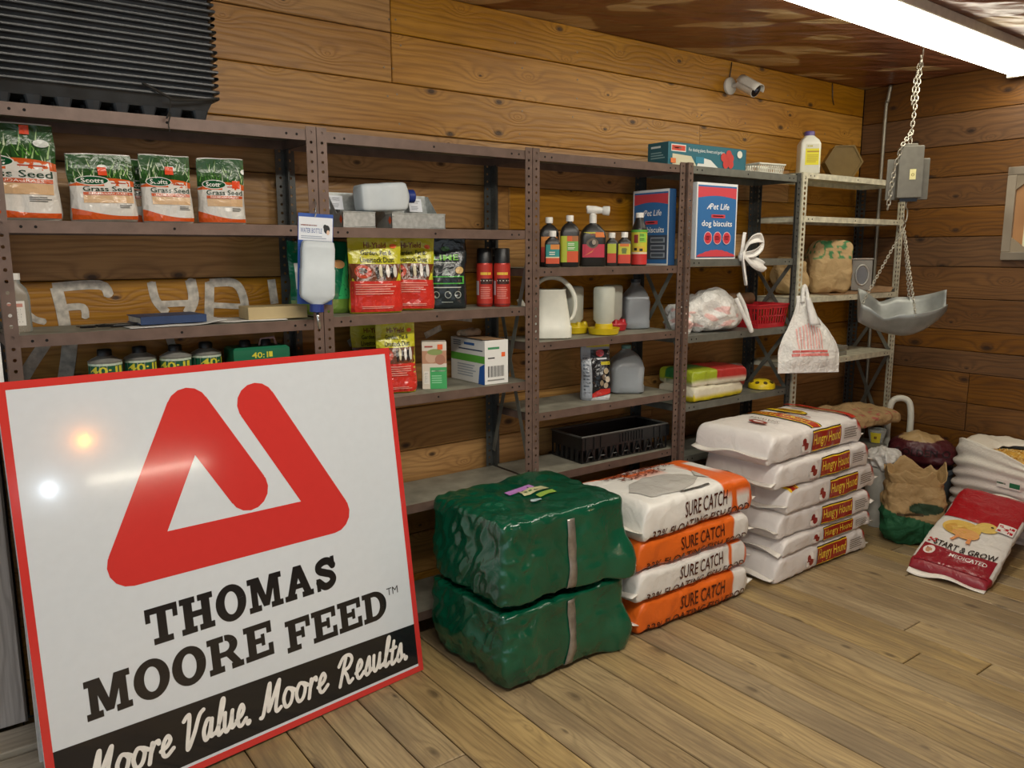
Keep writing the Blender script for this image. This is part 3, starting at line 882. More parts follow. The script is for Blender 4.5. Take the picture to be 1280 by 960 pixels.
# ================================================================== GREEN WRAPPED BUNDLES
m_, nt, b = nodes('green_film')
tc = N(nt, 'ShaderNodeTexCoord')
n1 = N(nt, 'ShaderNodeTexNoise'); n1.noise_type = 'RIDGED_MULTIFRACTAL'; n1.inputs['Scale'].default_value = 5; n1.inputs['Detail'].default_value = 5; n1.inputs['Distortion'].default_value = 1.0
v1 = N(nt, 'ShaderNodeTexVoronoi', feature='DISTANCE_TO_EDGE'); v1.inputs['Scale'].default_value = 13
n3 = N(nt, 'ShaderNodeTexNoise'); n3.inputs['Scale'].default_value = 5; link(nt, tc.outputs['Object'], n3.inputs['Vector'])
wv = mixc(nt, .75, tc.outputs['Object'], n3.outputs['Color'], 'ADD')
link(nt, tc.outputs['Object'], n1.inputs['Vector']); link(nt, wv, v1.inputs['Vector'])
link(nt, ramp(nt, n3.outputs[0], [(.3, lin('02402b')), (.7, lin('07563c'))]), b.inputs['Base Color'])
b.inputs['Roughness'].default_value = .17; b.inputs['Specular IOR Level'].default_value = .75
bp = N(nt, 'ShaderNodeBump'); bp.inputs['Strength'].default_value = .6; bp.inputs['Distance'].default_value = .012
n9 = N(nt, 'ShaderNodeTexNoise'); n9.inputs['Scale'].default_value = 26; n9.inputs['Detail'].default_value = 4; n9.inputs['Distortion'].default_value = 3; link(nt, tc.outputs['Object'], n9.inputs['Vector'])
link(nt, math_n(nt, 'ADD', n1.outputs[0], math_n(nt, 'MULTIPLY', n9.outputs[0], .2)), bp.inputs['Height']); link(nt, bp.outputs[0], b.inputs['Normal'])
GREEN = m_
STRAP = mat('dull_steel_strap', '9a938a', .3, .5, var=.15, scale=40)

def rounded_block(sx, sy, sz, e=7, n=34, disp=None):
    """cube-sphere pushed out to a rounded block, base at z=0"""
    mb = MB()
    for ax in range(3):
        for sg in (-1, 1):
            def fn(u, v, ax=ax, sg=sg):
                a, b2 = 2*u-1, 2*v-1
                p = [0, 0, 0]; p[ax] = sg; p[(ax+1) % 3] = a*sg; p[(ax+2) % 3] = b2
                q = Vector(p); k = (abs(q.x)**e+abs(q.y)**e+abs(q.z)**e)**(1/e); q /= k
                w = Vector((q.x*sx/2, q.y*sy/2, q.z*sz/2))
                if disp:
                    nn = Vector((q.x**3, q.y**3, q.z**3)).normalized(); w = disp(w, nn, q)
                return (w.x, w.y, w.z+sz/2)
            mb.grid(fn, n, n)
    return mb

def bundle(label, loc, rz, sx, sy, sz, seed, top):
    t = thing('wrapped_bundle', label, 'bundle', loc, rz, 'green film-wrapped bundles stacked two high')
    def disp(w, nn, q):
        lp = 1-.10*max(0, -w.z/(sz/2))**2 if not top else 1
        w = Vector((w.x*lp, w.y*lp, w.z))
        d = .013*noise.fractal(Vector((w.x*4+seed, w.y*4, w.z*5)), .9, 2, 3)
        d += .006*(1-2.4*abs(noise.noise(Vector((w.x*10+seed+w.z*5, w.y*10, w.z*3+w.x*4)))))+.0035*(1-2.4*abs(noise.noise(Vector((w.x*22+seed, w.y*24+w.z*14, w.z*15)))))*(1.5 if q.x < -.5 else .7)
        if q.x > .6 and q.z < .2 and q.y < .2: d += .05*sstep(.6, 1, q.x)*sstep(.2, -.8, q.y)*sstep(.3, -.6, q.z)   # the loose corner that sticks out
        d -= .02*max(0, abs(q.z)-.85)/.15*(1 if not top else (q.z < 0))
        return w+nn*d
    mb = rounded_block(sx, sy, sz, 18, 64, disp)
    mb.v = [(x, y, max(0, z)) for x, y, z in mb.v]
    mb.build('film_wrap', GREEN, t, True, merge=True)
    bvh = BVHTree.FromPolygons([Vector(v) for v in mb.v], mb.f)
    def hit(o, d):
        h = bvh.ray_cast(Vector(o), Vector(d)); return h[0]+h[1]*(.004 if h[1].dot(Vector(d)) < 0 else -.004) if h[0] else Vector(o)+Vector(d)
    s = MB(); xs = sx*.02
    def sp(u, v):
        x = xs+(u-.5)*.034+(.01*sin(v*3) if not top else .004*sin(v*5))
        return hit((x, -2, lerp(.012, sz-.03, v)), (0, 1, 0))
    s.grid(sp, 2, 24); s.build('strap', STRAP, t, True, solid=.002)
    if top:
        pr = Print(lambda x, y, l: hit((x, y, 2), (0, 0, -1))+Vector((0, 0, l)))
        pr.poly([(-.07, .06), (.07, .09), (.075, .06), (-.065, .03)], 'b77fc4'); pr.rect(-.02, .10, .0, .05, 'c9c79a', 4, 3); pr.ell(-.01, -.06, .024, .018, 'b9cfd2'); pr.rect(.02, .10, -.05, -.02, '8fae4a', 4, 2); pr.lines(.0, .08, .012, .036, 1, '3f6a3a')
        pr.build('top_print', PRINT_GLOSS, t)
    return t
bundle('lower of two green film-wrapped bundles, standing on the floor by the sign', (1.590, -.285, 0), .02, .57, .47, .305, 1.3, False)
bundle('upper green film-wrapped bundle with purple label on top', (1.600, -.28, .300), -.01, .57, .47, .31, 8.1, True)

# ================================================================== BUILDERS FOR GOODS
def pouch(name, label, cat, loc, rotz, W_, H, D, base, printer, group=None, tilt=0, seed=0, seal=.03, back=None, taper=.0, amp=.004, material=None, base_w=1.0, top_t=.06, lean=0, part='pouch'):
    """a filled stand-up pouch: fat foot, flat sealed top"""
    t = thing(name, label, cat, loc, rotz, group, rot=(lean, tilt, rotz))
    NU, NV = 30, 40
    def prof(v): 
        if v < .06: return .72+.28*math.sqrt(v/.06)
        return max(top_t, (1-sstep(.35, 1-seal/H, v))*(1-top_t)+top_t)
    def wid(v): return 1-.05*math.exp(-((v-.0)/.05)**2)-(taper+.05)*v-.05*sin(pi*min(1, v*1.15))**2+.025*noise.noise(Vector((v*4.3+seed*3.7, seed, 0)))
    def front(u, v, sg):
        s = 2*u
        q = (1-abs(s)**3.2); q = math.sqrt(max(0, q))
        x = u*W_*wid(v)
        y = sg*D/2*prof(v)*q
        k = q*(.35+.65*prof(v))
        y += sg*k*(fbm(x*14+seed*5.3, v*H*14, sg*3.0, 3)*amp*1.3+fbm(x*40+seed, v*H*30, sg, 2)*amp*.4)
        x += .012*W_*noise.noise(Vector((v*5+seed, 3.3*u, 1)))
        return Vector((x+.012*H*sin(v*3+seed)*v, y+.05*D*sin(v*2.6+seed*1.7), v*H*(1+.02*noise.noise(Vector((u*2.4+seed, 1.5, seed)))*v)))
    mb = MB(); cb = lin(base); bb = lin(back or base)
    mb.grid(lambda a, b2: front(a-.5, b2, -1), NU, NV, col=cb)
    mb.grid(lambda a, b2: front(.5-a, b2, 1), NU, NV, col=bb)
    n = NU+1; k = (NU+1)*(NV+1)
    mb.add([], [])
    for i in range(NU):   # foot
        mb.f.append((i+1, i, k+NU-i, k+NU-i-1)); mb.mi.append(0)
    mb.build(part, material or PRINT_GLOSS, t, True, merge=True)
    pr = Print(lambda x, z, l: front(max(-.499, min(.499, x/(W_*wid(max(0, min(1, z/H)))))), max(0, min(1, z/H)), -1)+Vector((0, -l-.0032, 0)))
    pr.maxlen = .022; printer(pr, W_, H)
    if pr.v: pr.build('printed_front', material or PRINT_GLOSS, t)
    return t

def bottle(name, label, cat, loc, rotz, secs, material, cap=None, label_band=None, group=None, n=28, extra=None):
    """secs: loft profile of the body; cap: (profile, material); label_band: (z0, z1, a0, a1, printer, offset)"""
    t = thing(name, label, cat, loc, rotz, group)
    mb = MB(); mb.loft(secs, n); mb.build('body', material, t, True, angle=50)
    if cap:
        mb = MB(); mb.loft(cap[0], 20); mb.build('cap', cap[1], t, True, angle=40)
    if label_band:
        z0, z1, a0, a1, printer = label_band
        def fn(x, z, l):   # x in 0..1 across the label, z in 0..1 up it
            zz = lerp(z0, z1, z)
            for i in range(len(secs)-1):
                if secs[i][0] <= zz <= secs[i+1][0]:
                    f = (zz-secs[i][0])/max(1e-9, secs[i+1][0]-secs[i][0]); rx, ry, e = (lerp(secs[i][k], secs[i+1][k], f) for k in (1, 2, 3)); break
            else: rx, ry, e = secs[0][1:4]
            a = radians(lerp(a0, a1, x))-pi/2
            # walk the section by direction so the label lies evenly
            cx, cy = cos(a), sin(a); k = ((abs(cx)/rx)**e+(abs(cy)/ry)**e)**(-1/e)
            return Vector((cx*(k+l+.0004), cy*(k+l+.0004), zz))
        pr = Print(fn, .0003, .0002); printer(pr); pr.build('label', PRINT, t)
    if extra: extra(t)
    return t

def carton(name, label, cat, loc, rotz, w, d, h, col, printers, group=None, part='box', cham=.002, rot=None):
    """printers: front / left / top / right each draw in metres from the lower-left corner of that face"""
    t = thing(name, label, cat, loc, rotz, group, rot)
    mb = MB(); mb.box(-w/2, w/2, -d/2, d/2, 0, h, col=lin(col), cham=cham); mb.build(part, PRINT, t)
    fr = {'front': ((-w/2, -d/2, 0), (1, 0, 0), (0, 0, 1)), 'left': ((-w/2, d/2, 0), (0, -1, 0), (0, 0, 1)), 'right': ((w/2, -d/2, 0), (0, 1, 0), (0, 0, 1)), 'top': ((-w/2, -d/2, h), (1, 0, 0), (0, 1, 0))}
    for k, f in printers.items():
        pr = Print(plane_map(*fr[k]), .0004); f(pr); pr.build('printed_'+k, PRINT, t)
    return t

def crumple(name, label, cat, loc, rotz, size, material, seed=0, e=3, amp=.02, freq=7, n=26, group=None, shape=None, part='bag', ridged=True, col=None, rot=None):
    t = thing(name, label, cat, loc, rotz, group, rot)
    sx, sy, sz = size
    def disp(w, nn, q):
        d = amp*noise.fractal(Vector((w.x*freq+seed, w.y*freq, w.z*freq)), .8, 2.1, 3)
        if ridged: d += amp*.7*(1-2.2*abs(noise.noise(Vector((w.x*freq*1.7+seed*2, w.y*freq*1.7, w.z*freq*1.7)))))
        w = w+nn*d
        return shape(w, q) if shape else w
    mb = rounded_block(sx, sy, sz, e, n, disp)
    mb.v = [(x, y, max(0, z)) for x, y, z in mb.v]
    if col: mb.c = [col(v) for v in mb.v]
    mb.build(part, material, t, True, merge=True)
    return t, mb

# ================================================================== UNIT 1
# stacked black nursery trays on the top shelf
TRAY = mat('black_tray_plastic', '33373b', .36, var=.2, scale=14)
def tray_mesh(L, B, cups):
    mb = MB()
    h = .05
    # rolled rim
    for (x0, x1, y0, y1) in ((-L/2, L/2, -B/2, -B/2+.014), (-L/2, L/2, B/2-.014, B/2), (-L/2, -L/2+.014, -B/2, B/2), (L/2-.014, L/2, -B/2, B/2)):
        mb.box(x0, x1, y0, y1, h-.0095, h, cham=.0025)
    # tub
    a = .012; c = .03
    top = [(-L/2+a, -B/2+a), (L/2-a, -B/2+a), (L/2-a, B/2-a), (-L/2+a, B/2-a)]; bot = [(-L/2+c, -B/2+c), (L/2-c, -B/2+c), (L/2-c, B/2-c), (-L/2+c, B/2-c)]
    mb.add([(x, y, h-.003) for x, y in top]+[(x, y, .008) for x, y in bot], [(0, 1, 5, 4), (1, 2, 6, 5), (2, 3, 7, 6), (3, 0, 4, 7), (7, 6, 5, 4)])
    if cups:
        for i in range(cups):
            x = lerp(-L/2+.06, L/2-.05, i/(cups-1))
            for y in (-B/2+.05, 0, B/2-.05):
                mb.loft([(-.018, .016, .016, 4), (.01, .024, .024, 4)], 12, x, y)
    return mb
ORD = 'first second third fourth fifth sixth seventh eighth ninth tenth eleventh twelfth thirteenth fourteenth fifteenth sixteenth seventeenth eighteenth'.split()
tm = tray_mesh(.70, .27, 0)
tray0 = tm.build('nursery_tray', TRAY, loc=(.268, .10, 0))
for i in range(18):
    if i == 0:
        o = tray_mesh(.70, .27, 9).build('nursery_tray', TRAY)
    else:
        o = tray0 if i == 1 else tray0.copy()
        if i > 1: COL.objects.link(o)
    o.location = (.268+.0016*sin(i*2.1), .125+.0016*cos(i*1.7), 1.934+.0192*i)
    o.rotation_euler = (0, .0012*sin(i*1.3), .002*sin(i*2.7))
    tag(o, 'bottom black nursery tray with cups, resting on the top shelf' if i == 0 else 'black plastic nursery tray, %s up in the stack above the grass seed' % ORD[i], 'tray', 'stacked black nursery trays')
mb = MB()
TW = mat('twine', '2a2722', .9)
mb.tube(smooth_line([(.40, -.014, 2.0), (.43, -.02, 1.985), (.47, -.022, 1.965), (.475, -.02, 1.96), (.55, -.02, 1.968), (.615, -.014, 1.98)], 5), .0035, 6)
mb.tube(smooth_line([(.472, -.022, 1.962), (.466, -.026, 1.93), (.455, -.026, 1.905), (.468, -.024, 1.92), (.46, -.025, 1.89), (.463, -.025, 1.868)], 5), .0018, 6)
tag(mb.build('twine', TW, smooth=True), 'dark twine tied along the rims of the black trays', 'twine', None)

# grass seed
def grass_print(rng, sticker=(.18, .83)):
    def f(p, W_, H):
        x0, x1 = -W_*.475, W_*.475
        p.rect(x0, x1, H*.57, H*.985, '2c5326', 10, 8)
        for _ in range(46):
            x = rng.uniform(x0, x1*.97); z = rng.uniform(H*.56, H*.80); h_ = rng.uniform(.10, .2)*H; dx = rng.uniform(-.03, .03)*W_*3; w_ = W_*.010
            p.l -= p.step*.9
            p.poly([(x-w_, z), (x+w_, z), (max(x0, min(x1, x+dx)), min(H*.985, z+h_))], rng.choice(['4f8a35', '6fa848', '3a6e2b', 'a9c98a', 'd5e2c0', '1f3d1a']))
        p.l += p.step*8
        p.strip([(lerp(x0, x1, i/10), H*.03) for i in range(11)], [(lerp(x0, x1, i/10), H*(.20-.12*sin(i/10*pi*.6))) for i in range(11)], 'd4581f')
        p.strip([(lerp(x0, x1, i/10), H*(.20-.12*sin(i/10*pi*.6))) for i in range(11)], [(lerp(x0, x1, i/10), H*.52) for i in range(11)], 'dedad2')
        p.strip([(lerp(x0, x1, i/10), H*.52) for i in range(11)], [(lerp(x0, x1, i/10), H*(.54+.1*sin(i/10*pi*.8))) for i in range(11)], 'd9622c')
        p.rect(W_*.02, W_*.40, H*.50, H*.60, 'e6e1d8', 5, 2)
        p.ell(-W_*.14, H*.60, W_*.24, H*.070, 'eceae2'); p.ell(-W_*.14, H*.60, W_*.225, H*.060, '14512f'); p.text('Scotts', -W_*.30, W_*.02, H*.565, H*.635, 'f2f2ea', .015)
        p.lines(W_*.12, W_*.40, H*.545, H*.58, 1, 'b5452a')
        p.text('Grass Seed', -W_*.30, W_*.42, H*.44, H*.515, '20402e', .012)
        p.rect(-W_*.30, W_*.42, H*.385, H*.43, 'c65a33', 6); p.text('BERMUDAGRASS', -W_*.22, W_*.34, H*.393, H*.422, 'f4e5d8', .005)
        p.rect(-W_*.30, W_*.42, H*.27, H*.38, 'd9b48a', 6, 2)
        p.lines(W_*.2, W_*.4, H*.19, H*.25, 3, '5a5a55', rng)
        p.ell(W_*sticker[0]*1.6, H*.80, W_*.07, H*.04, 'd8dcd4'); p.rect(W_*sticker[0]-.012, W_*sticker[0]+.012, H*sticker[1]-.012, H*sticker[1]+.012, 'e8502a')
    return f
Z12 = U1[1]+.001
gs = 'grass seed bags on the shelf under the black trays'
pouch('grass_seed_bag', 'tallest grass seed bag, at the end post of its shelf', 'seed bag', (.045, .105, Z12), -.08, .275, .266, .10, 'd9d5cd', grass_print(random.Random(1), (.22, .93)), gs, seed=1)
pouch('grass_seed_bag', 'grass seed bag standing right beside the tallest one', 'seed bag', (.292, .10, Z12+.002), -.05, .185, .197, .075, 'd9d5cd', grass_print(random.Random(2), (.02, .74)), gs, seed=2, tilt=-.02)
pouch('grass_seed_bag', 'grass seed bag with another one tucked behind it', 'seed bag', (.47, .095, Z12), -.12, .152, .208, .07, 'd9d5cd', grass_print(random.Random(3), (.08, .77)), gs, seed=3)
pouch('grass_seed_bag', 'grass seed bag half hidden behind another grass seed bag', 'seed bag', (.435, .195, Z12), -.1, .152, .20, .06, 'cfcac2', grass_print(random.Random(4), (.1, .8)), gs, seed=4)
pouch('grass_seed_bag', 'grass seed bag standing alone beside the rear post', 'seed bag', (.637, .10, Z12), -.22, .150, .207, .07, 'd9d5cd', grass_print(random.Random(5), (.3, .6)), gs, seed=5)

# third shelf
Z13 = U1[2]+.001
CLEAR = mat('clear_plastic', 'd8dcd6', .25, trans=.75, var=.02)
def lab_clear(p):
    p.rect(0, 1, 0, 1, 'e6e2da', 8); p.lines(.1, .9, .1, .7, 6, '8a8a84'); p.rect(.1, .9, .76, .9, 'c98a7a', 4)
bottle('clear_bottle', 'clear plastic bottle with white label at the far end of the shelf', 'bottle', (.045, .11, Z13), -.1, [(0, .030, .02, 4), (.004, .034, .023, 4), (.10, .034, .023, 4), (.125, .028, .02, 3.5), (.14, .014, .014, 2), (.155, .013, .013, 2)], CLEAR,
       ([(.15, .015, .015, 2), (.168, .015, .015, 2)], mat('white_cap', 'e8e6e0', .4)), (.02, .09, -55, 40, lab_clear))
mb = MB()
for sx in (-1, 1):
    mb.tube([(sx*.024+.021*cos(2*pi*i/16), .016*sin(2*pi*i/16), .006) for i in range(16)], .0028, 6, closed=True)
    mb.tube([(sx*.044, .0, .007), (sx*.04, .05, .006), (sx*.02, .075, .003)], .0022, 6)
mb.tube([(-.005, .004, .008), (.005, .004, .008)], .002, 6)
tag(mb.build('eyeglasses', mat('black_frame', '17181a', .3), loc=(.24, .07, Z13+.002), rot=(0, 0, .15)), 'folded black eyeglasses lying on the shelf', 'glasses')
mb = MB(); mb.tube([(-.05, 0, .006), (.035, 0, .006), (.05, 0, .006)], [.005, .005, .0015], 8)
tag(mb.build('pen', mat('black_frame', '17181a', .3), loc=(.33, .10, Z13), rot=(0, 0, .2)), 'black pen lying beside the blue binder', 'pen')
def paper(label, loc, rz, w, d, seed):
    mb = MB(); mb.grid(lambda u, v: ((u-.5)*w, (v-.5)*d, .0015+.004*max(0, noise.noise(Vector((u*3+seed, v*3, 0))))+.012*sstep(.75, 1, u)*(seed % 2)), 14, 8)
    tag(mb.build('paper_sheet', mat('white_paper', 'd9d7d2', .7), loc=loc, rot=(0, 0, rz), smooth=True, solid=.0006), label, 'paper', 'papers on the shelf')
paper('white paper sheet lying under the blue binder', (.46, .115, Z13), .05, .29, .20, 1)
paper('crumpled paper sheet lying beside the wooden block', (.70, .13, Z13+.001), -.1, .24, .2, 4)
t = thing('blue_binder', 'blue cloth binder lying on white papers', 'binder', (.455, .14, Z13+.006), .06)
BL_ = mat('blue_cloth', '1f3a63', .5, var=.1)
mb = MB(); mb.box(-.10, .10, -.075, .075, 0, .003, cham=.0008); mb.build('lower_cover', BL_, t)
mb = MB(); mb.box(-.10, .10, -.075, .075, .021, .024, cham=.0008); mb.build('upper_cover', BL_, t)
mb = MB(); mb.box(-.10, .10, -.0765, -.073, .0, .024); mb.build('spine', BL_, t)
mb = MB(); mb.box(-.096, .097, -.072, .072, .003, .021); mb.build('pages', mat('page_edges', 'cfcabd', .8), t)
mb = MB(); mb.box(-.10, .10, -.055, .055, 0, .042, cham=.002)
tag(mb.build('wood_block', wood('pale_block', 'a8894f', 'c9b078', 'd8c48e', '9c7a44', knots=.2, grain=.5), loc=(.79, .10, Z13+.004), rot=(0, 0, -.04)), 'pale sawn wooden block lying on the shelf', 'wood block')

# fuel cans behind the sign
Z14 = U1[3]+.001
TIN = mat('can_tin', 'b5b2aa', .35, .45, var=.1); BCAP = mat('black_cap', '191919', .4)
def can_label(p):
    p.rect(0, 1, 0, 1, '0f5a3c', 16); p.rect(0, 1, .965, 1, 'c9d6c0', 16); p.text('40:1', .36, .64, .82, .955, 'e2d63c', .02); p.text('ENGINEERED', .3, .7, .72, .79, 'e8eee2', .0); p.rect(.66, .70, .82, .955, 'e2d63c', 2)
    p.lines(.34, .66, .34, .56, 1, 'e8eee2')
gf = 'round green fuel cans behind the sign'
canlab = 'round green fuel can with cone top, farthest from the rectangular green one'
can0 = None
for i, (x, y, rz) in enumerate([(.262, .12, -.3), (.365, .137, -.15), (.466, .112, -.5), (.567, .132, .25)]):
    if can0 is None:
        can0 = bottle('fuel_can', canlab, 'fuel can', (x, y, Z14), rz, [(0, .045, .045, 2), (.003, .047, .047, 2), (.199, .047, .047, 2), (.202, .049, .049, 2), (.205, .045, .045, 2), (.217, .022, .022, 2), (.22, .019, .019, 2)], TIN,
                      ([(.217, .021, .021, 2), (.234, .021, .021, 2), (.238, .018, .018, 2)], BCAP), (.008, .197, -178, 178, can_label), gf)
    else:
        c = copy_tree(can0); c.location = (x, y, Z14); c.rotation_euler.z = rz
        c['label'] = ['', 'round green fuel can, second from the clear-bottle end of its row', 'round green fuel can, third in its row of four behind the sign', 'round green fuel can right beside the rectangular green one'][i]
def jug_front(p):
    p.text('40:1', .06, .115, .178, .198, 'e2d63c', .02); p.rect(.118, .13, .18, .198, 'e2d63c'); p.text('ENGINEERED', .055, .14, .164, .173, 'e8eee2', .0); p.lines(.05, .15, .10, .15, 1, 'e8eee2'); p.rect(.0, .19, .02, .05, 'e2d63c', 4)
t = carton('fuel_jug', 'rectangular green fuel can with black spout caps behind the sign', 'fuel can', (.735, .125, Z14), -.02, .19, .11, .215, '0e6a48', {'front': jug_front}, part='tank', cham=.008)
for x in (-.04, .03):
    mb = MB(); mb.loft([(.213, .02, .02, 2), (.232, .018, .018, 2), (.236, .014, .014, 2)], 16, x, 0); mb.build('spout_cap', BCAP, t, True, angle=40)
mb = MB(); mb.tube([(.01, 0, .214), (.015, 0, .235), (.06, 0, .24), (.068, 0, .214)], .005, 8); mb.build('handle', mat('pink_plastic', 'b9928c', .5), t, True)

# ================================================================== UNIT 2
GALV = mat('galvanized_sheet', 'b4b8b6', .38, .45, var=.12, scale=60)
Z22 = U2[1]+.001
def feeder(label, loc, rz, w, tagx):
    t = thing('metal_feeder', label, 'feeder', loc, rz, 'galvanized feeders on the shelf')
    mb = MB()   # trough and hopper folded from sheet
    mb.box(-w/2, w/2, -.07, -.068, .004, .052); mb.box(-w/2, w/2, -.07, .03, 0, .002)
    for s in (-1, 1): 
        x = s*w/2; vs = [(x, -.07, 0), (x, .045, 0), (x, .075, .125), (x, .055, .125), (x, -.02, .05), (x, -.07, .052)]
        mb.add(vs+[(v[0]-s*.0015, v[1], v[2]) for v in vs], [tuple(range(6)), tuple(range(11, 5, -1))]+[(i, (i+1) % 6, 6+(i+1) % 6, 6+i) for i in range(6)])
    mb.add([(-w/2, .045, 0), (w/2, .045, 0), (w/2, .075, .128), (-w/2, .075, .128), (-w/2, .047, 0), (w/2, .047, 0), (w/2, .077, .128), (-w/2, .077, .128)], [(0, 1, 2, 3), (7, 6, 5, 4), (3, 2, 6, 7), (0, 4, 5, 1), (0, 3, 7, 4), (1, 5, 6, 2)])
    mb.build('folded_body', GALV, t)
    mb = MB(); mb.tube([(-w/2, -.069, .053), (w/2, -.069, .053)], .0028, 8); mb.build('rolled_lip', GALV, t)
    for x in (-w/2+.008, w/2-.008):
        mb = MB(); mb.tube([(x, -.0695, .043), (x, -.073, .043)], .003, 8); mb.build('rivet', GALV, t)
    pr = Print(plane_map((tagx, .035, .065), (1, 0, 0), (0, .23, 1)), .003); pr.rect(0, .055, 0, .05, 'dfe3ea'); pr.lines(.008, .048, .03, .044, 2, '4a4f5a'); pr.lines(.008, .04, .006, .022, 3, '9aa0aa'); pr.build('paper_tag', PRINT, t)
    pr = Print(plane_map((-w/2-.0008, .03, 0), (0, -1, 0), (0, 0, 1)), .0012); pr.poly([(.075, .028), (.088, .043), (.101, .028), (.088, .013)], 'e2592c'); pr.build('price_sticker', PRINT, t)
    return t
feeder('narrow galvanized metal feeder under the white water bottle', (1.085, .09, Z22), .0, .125, -.065)
feeder('wide galvanized metal feeder with seam beside the narrow one', (1.325, .09, Z22), .0, .225, .02)
MILK = mat('milky_plastic', 'd5dde0', .35, trans=.15, var=.02)
BLUECAP = mat('blue_cap', '20357e', .4)
def water_bottle(name, label, w, d, h, tube, loc=(0, 0, 0)):
    """rectangular small-animal bottle, cap at the lower end (z=0 is the cap tip)"""
    t = thing(name, label, 'bottle', loc)
    c = .05
    mb = MB(); mb.loft([(c-.018, .018, .018, 2), (c-.004, .018, .018, 2), (c+.004, w*.30, d*.32, 3), (c+.018, w*.47, d*.46, 6), (c+.03, w/2, d/2, 8), (c+h*.55, w/2, d/2, 6), (c+h*.56, w*.485, d*.48, 6), (c+h*.88, w*.485, d*.48, 6), (c+h*.975, w*.45, d*.43, 7), (c+h, w*.40, d*.36, 6)], 36)
    mb.build('body', MILK, t, True, angle=60)
    mb = MB(); mb.loft([(c-.03, .016, .016, 2), (c-.028, .024, .024, 2), (c-.004, .024, .024, 2), (c-.002, .02, .02, 2)], 20); mb.build('cap', BLUECAP, t, True, angle=40)
    if tube:
        mb = MB(); mb.tube([(0, 0, c-.028), (.003, -.004, c-.045), (.010, -.01, c-.085)], .0055, 10); mb.build('drinking_tube', mat('bright_steel', 'c9c9c6', .2, .9), t, True)
    return t
wb = water_bottle('water_bottle', 'large white water bottle with blue cap lying across the metal feeders', .10, .09, .195, False)
wb.rotation_euler = (0, radians(-94), 0); wb.location = (1.345, .060, Z22+.120)
# hanging retail pack
hb = water_bottle('hanging_water_bottle', 'white pet water bottle on a blue card hanging from the shelf post', .112, .06, .205, True)
hb.location = (.885, -.044, 1.30); hb.rotation_euler = (0, .055, -.25)
pr = Print(plane_map((-.055, .0315, .045), (1, 0, 0), (0, 0, 1)), 0)
mb = MB(); mb.box(-.06, .055, .031, .0325, .045, .345); mb.build('blue_card', mat('card_blue', '2450a4', .4), hb)
pr = Print(plane_map((-.06, .031, .045), (1, 0, 0), (0, 0, 1)), .0006)
pr.rect(.002, .113, .212, .288, 'e3e6ea'); pr.lines(.008, .07, .256, .265, 1, 'b5462e'); pr.text('WATER BOTTLE', .008, .078, .236, .252, '3a5a9a', .0); pr.lines(.01, .1, .216, .228, 2, '9aa3b2')
pr.ell(.094, .25, .010, .014, '1c1c1e'); pr.ell(.088, .258, .006, .008, '1c1c1e'); pr.ell(.098, .24, .005, .008, 'd9b9a0'); pr.build('card_print', PRINT, hb)
mb = MB(); mb.tube(smooth_line([(-.005, .033, .335), (-.005, .015, .35), (-.005, .02, .375), (-.003, .045, .388)], 4), .0028, 8); mb.build('wire_hook', mat('bright_steel', 'c9c9c6', .2, .9), hb)

Z23 = U2[2]+.001
def green_print(p, W_, H):
    p.rect(-W_*.47, W_*.47, 0, H*.2, '6b8a3a', 6, 3); p.rect(-W_*.47, W_*.47, H*.2, H*.985, '0c6a4a', 8, 8)
    p.poly([(W_*.22, H*.2), (W_*.45, H*.2), (W_*.45, H*.85)], '37b06a'); p.rect(-W_*.40, -W_*.25, H*.35, H*.7, 'dcd8d0', 2, 3); p.ell(W_*.30, H*.68, W_*.1, H*.06, 'd9a06a'); p.lines(-W_*.2, W_*.2, H*.75, H*.84, 1, 'e4ead8')
pouch('fertilizer_bag', 'green bag standing behind the hanging water bottle', 'bag', (1.00, .192, Z23), -.10, .235, .262, .085, '0b5a40', green_print, seed=7)
def hy_print(p, W_, H):
    a, b2 = -W_*.475, W_*.475
    p.rect(a, b2, H*.02, H*.42, 'cf3327', 8, 6); p.strip([(lerp(a, b2, i/10), H*.42) for i in range(11)], [(lerp(a, b2, i/10), H*.64) for i in range(11)], '6b3a22')
    p.rect(a, b2, H*.64, H*.985, 'c8c32c', 8, 5)
    p.poly([(b2, H*.42), (b2, H*.64), (b2*.72, H*.42)], 'c8c32c')
    p.ell(-W_*.25, H*.54, W_*.15, H*.085, 'c0442c'); p.ell(-W_*.25, H*.55, W_*.08, H*.04, '3a2a20')
    for k, (x, c) in enumerate([(.0, '1d1a16'), (.07, 'd9cfae'), (.13, '2a2018'), (.2, 'e8e2d8'), (.27, '1a1a1c'), (.33, 'd8d2c8')]):
        p.ell(W_*x, H*(.53+.02*(k % 2)), W_*.035, H*.085, c)
    p.text('Hi-Yield', -W_*.2, W_*.2, H*.845, H*.92, '7e2a1c', .016); p.text('Garden, Pet &', -W_*.26, W_*.3, H*.745, H*.815, '22241a', .012); p.text('Livestock Dust', -W_*.28, W_*.33, H*.66, H*.73, '22241a', .012)
    p.lines(-W_*.4, W_*.34, H*.24, H*.39, 5, 'e89a8c'); p.lines(-W_*.3, W_*.34, H*.06, H*.1, 2, 'e89a8c')
    p.ell(W_*.33, H*.87, W_*.06, H*.028, 'e8642c')
gh = 'yellow and red garden dust bags'
pouch('garden_dust_bag', 'yellow and red livestock dust bag in front, nearest the hanging water bottle', 'bag', (1.175, .09, Z23), -.22, .205, .28, .08, 'c7c02c', hy_print, gh, seed=9, amp=.005)
pouch('garden_dust_bag', 'yellow and red livestock dust bag leaning against the black lime bag', 'bag', (1.345, .135, Z23+.002), -.35, .19, .275, .07, 'c7c02c', hy_print, gh, seed=10, amp=.005, tilt=.02)
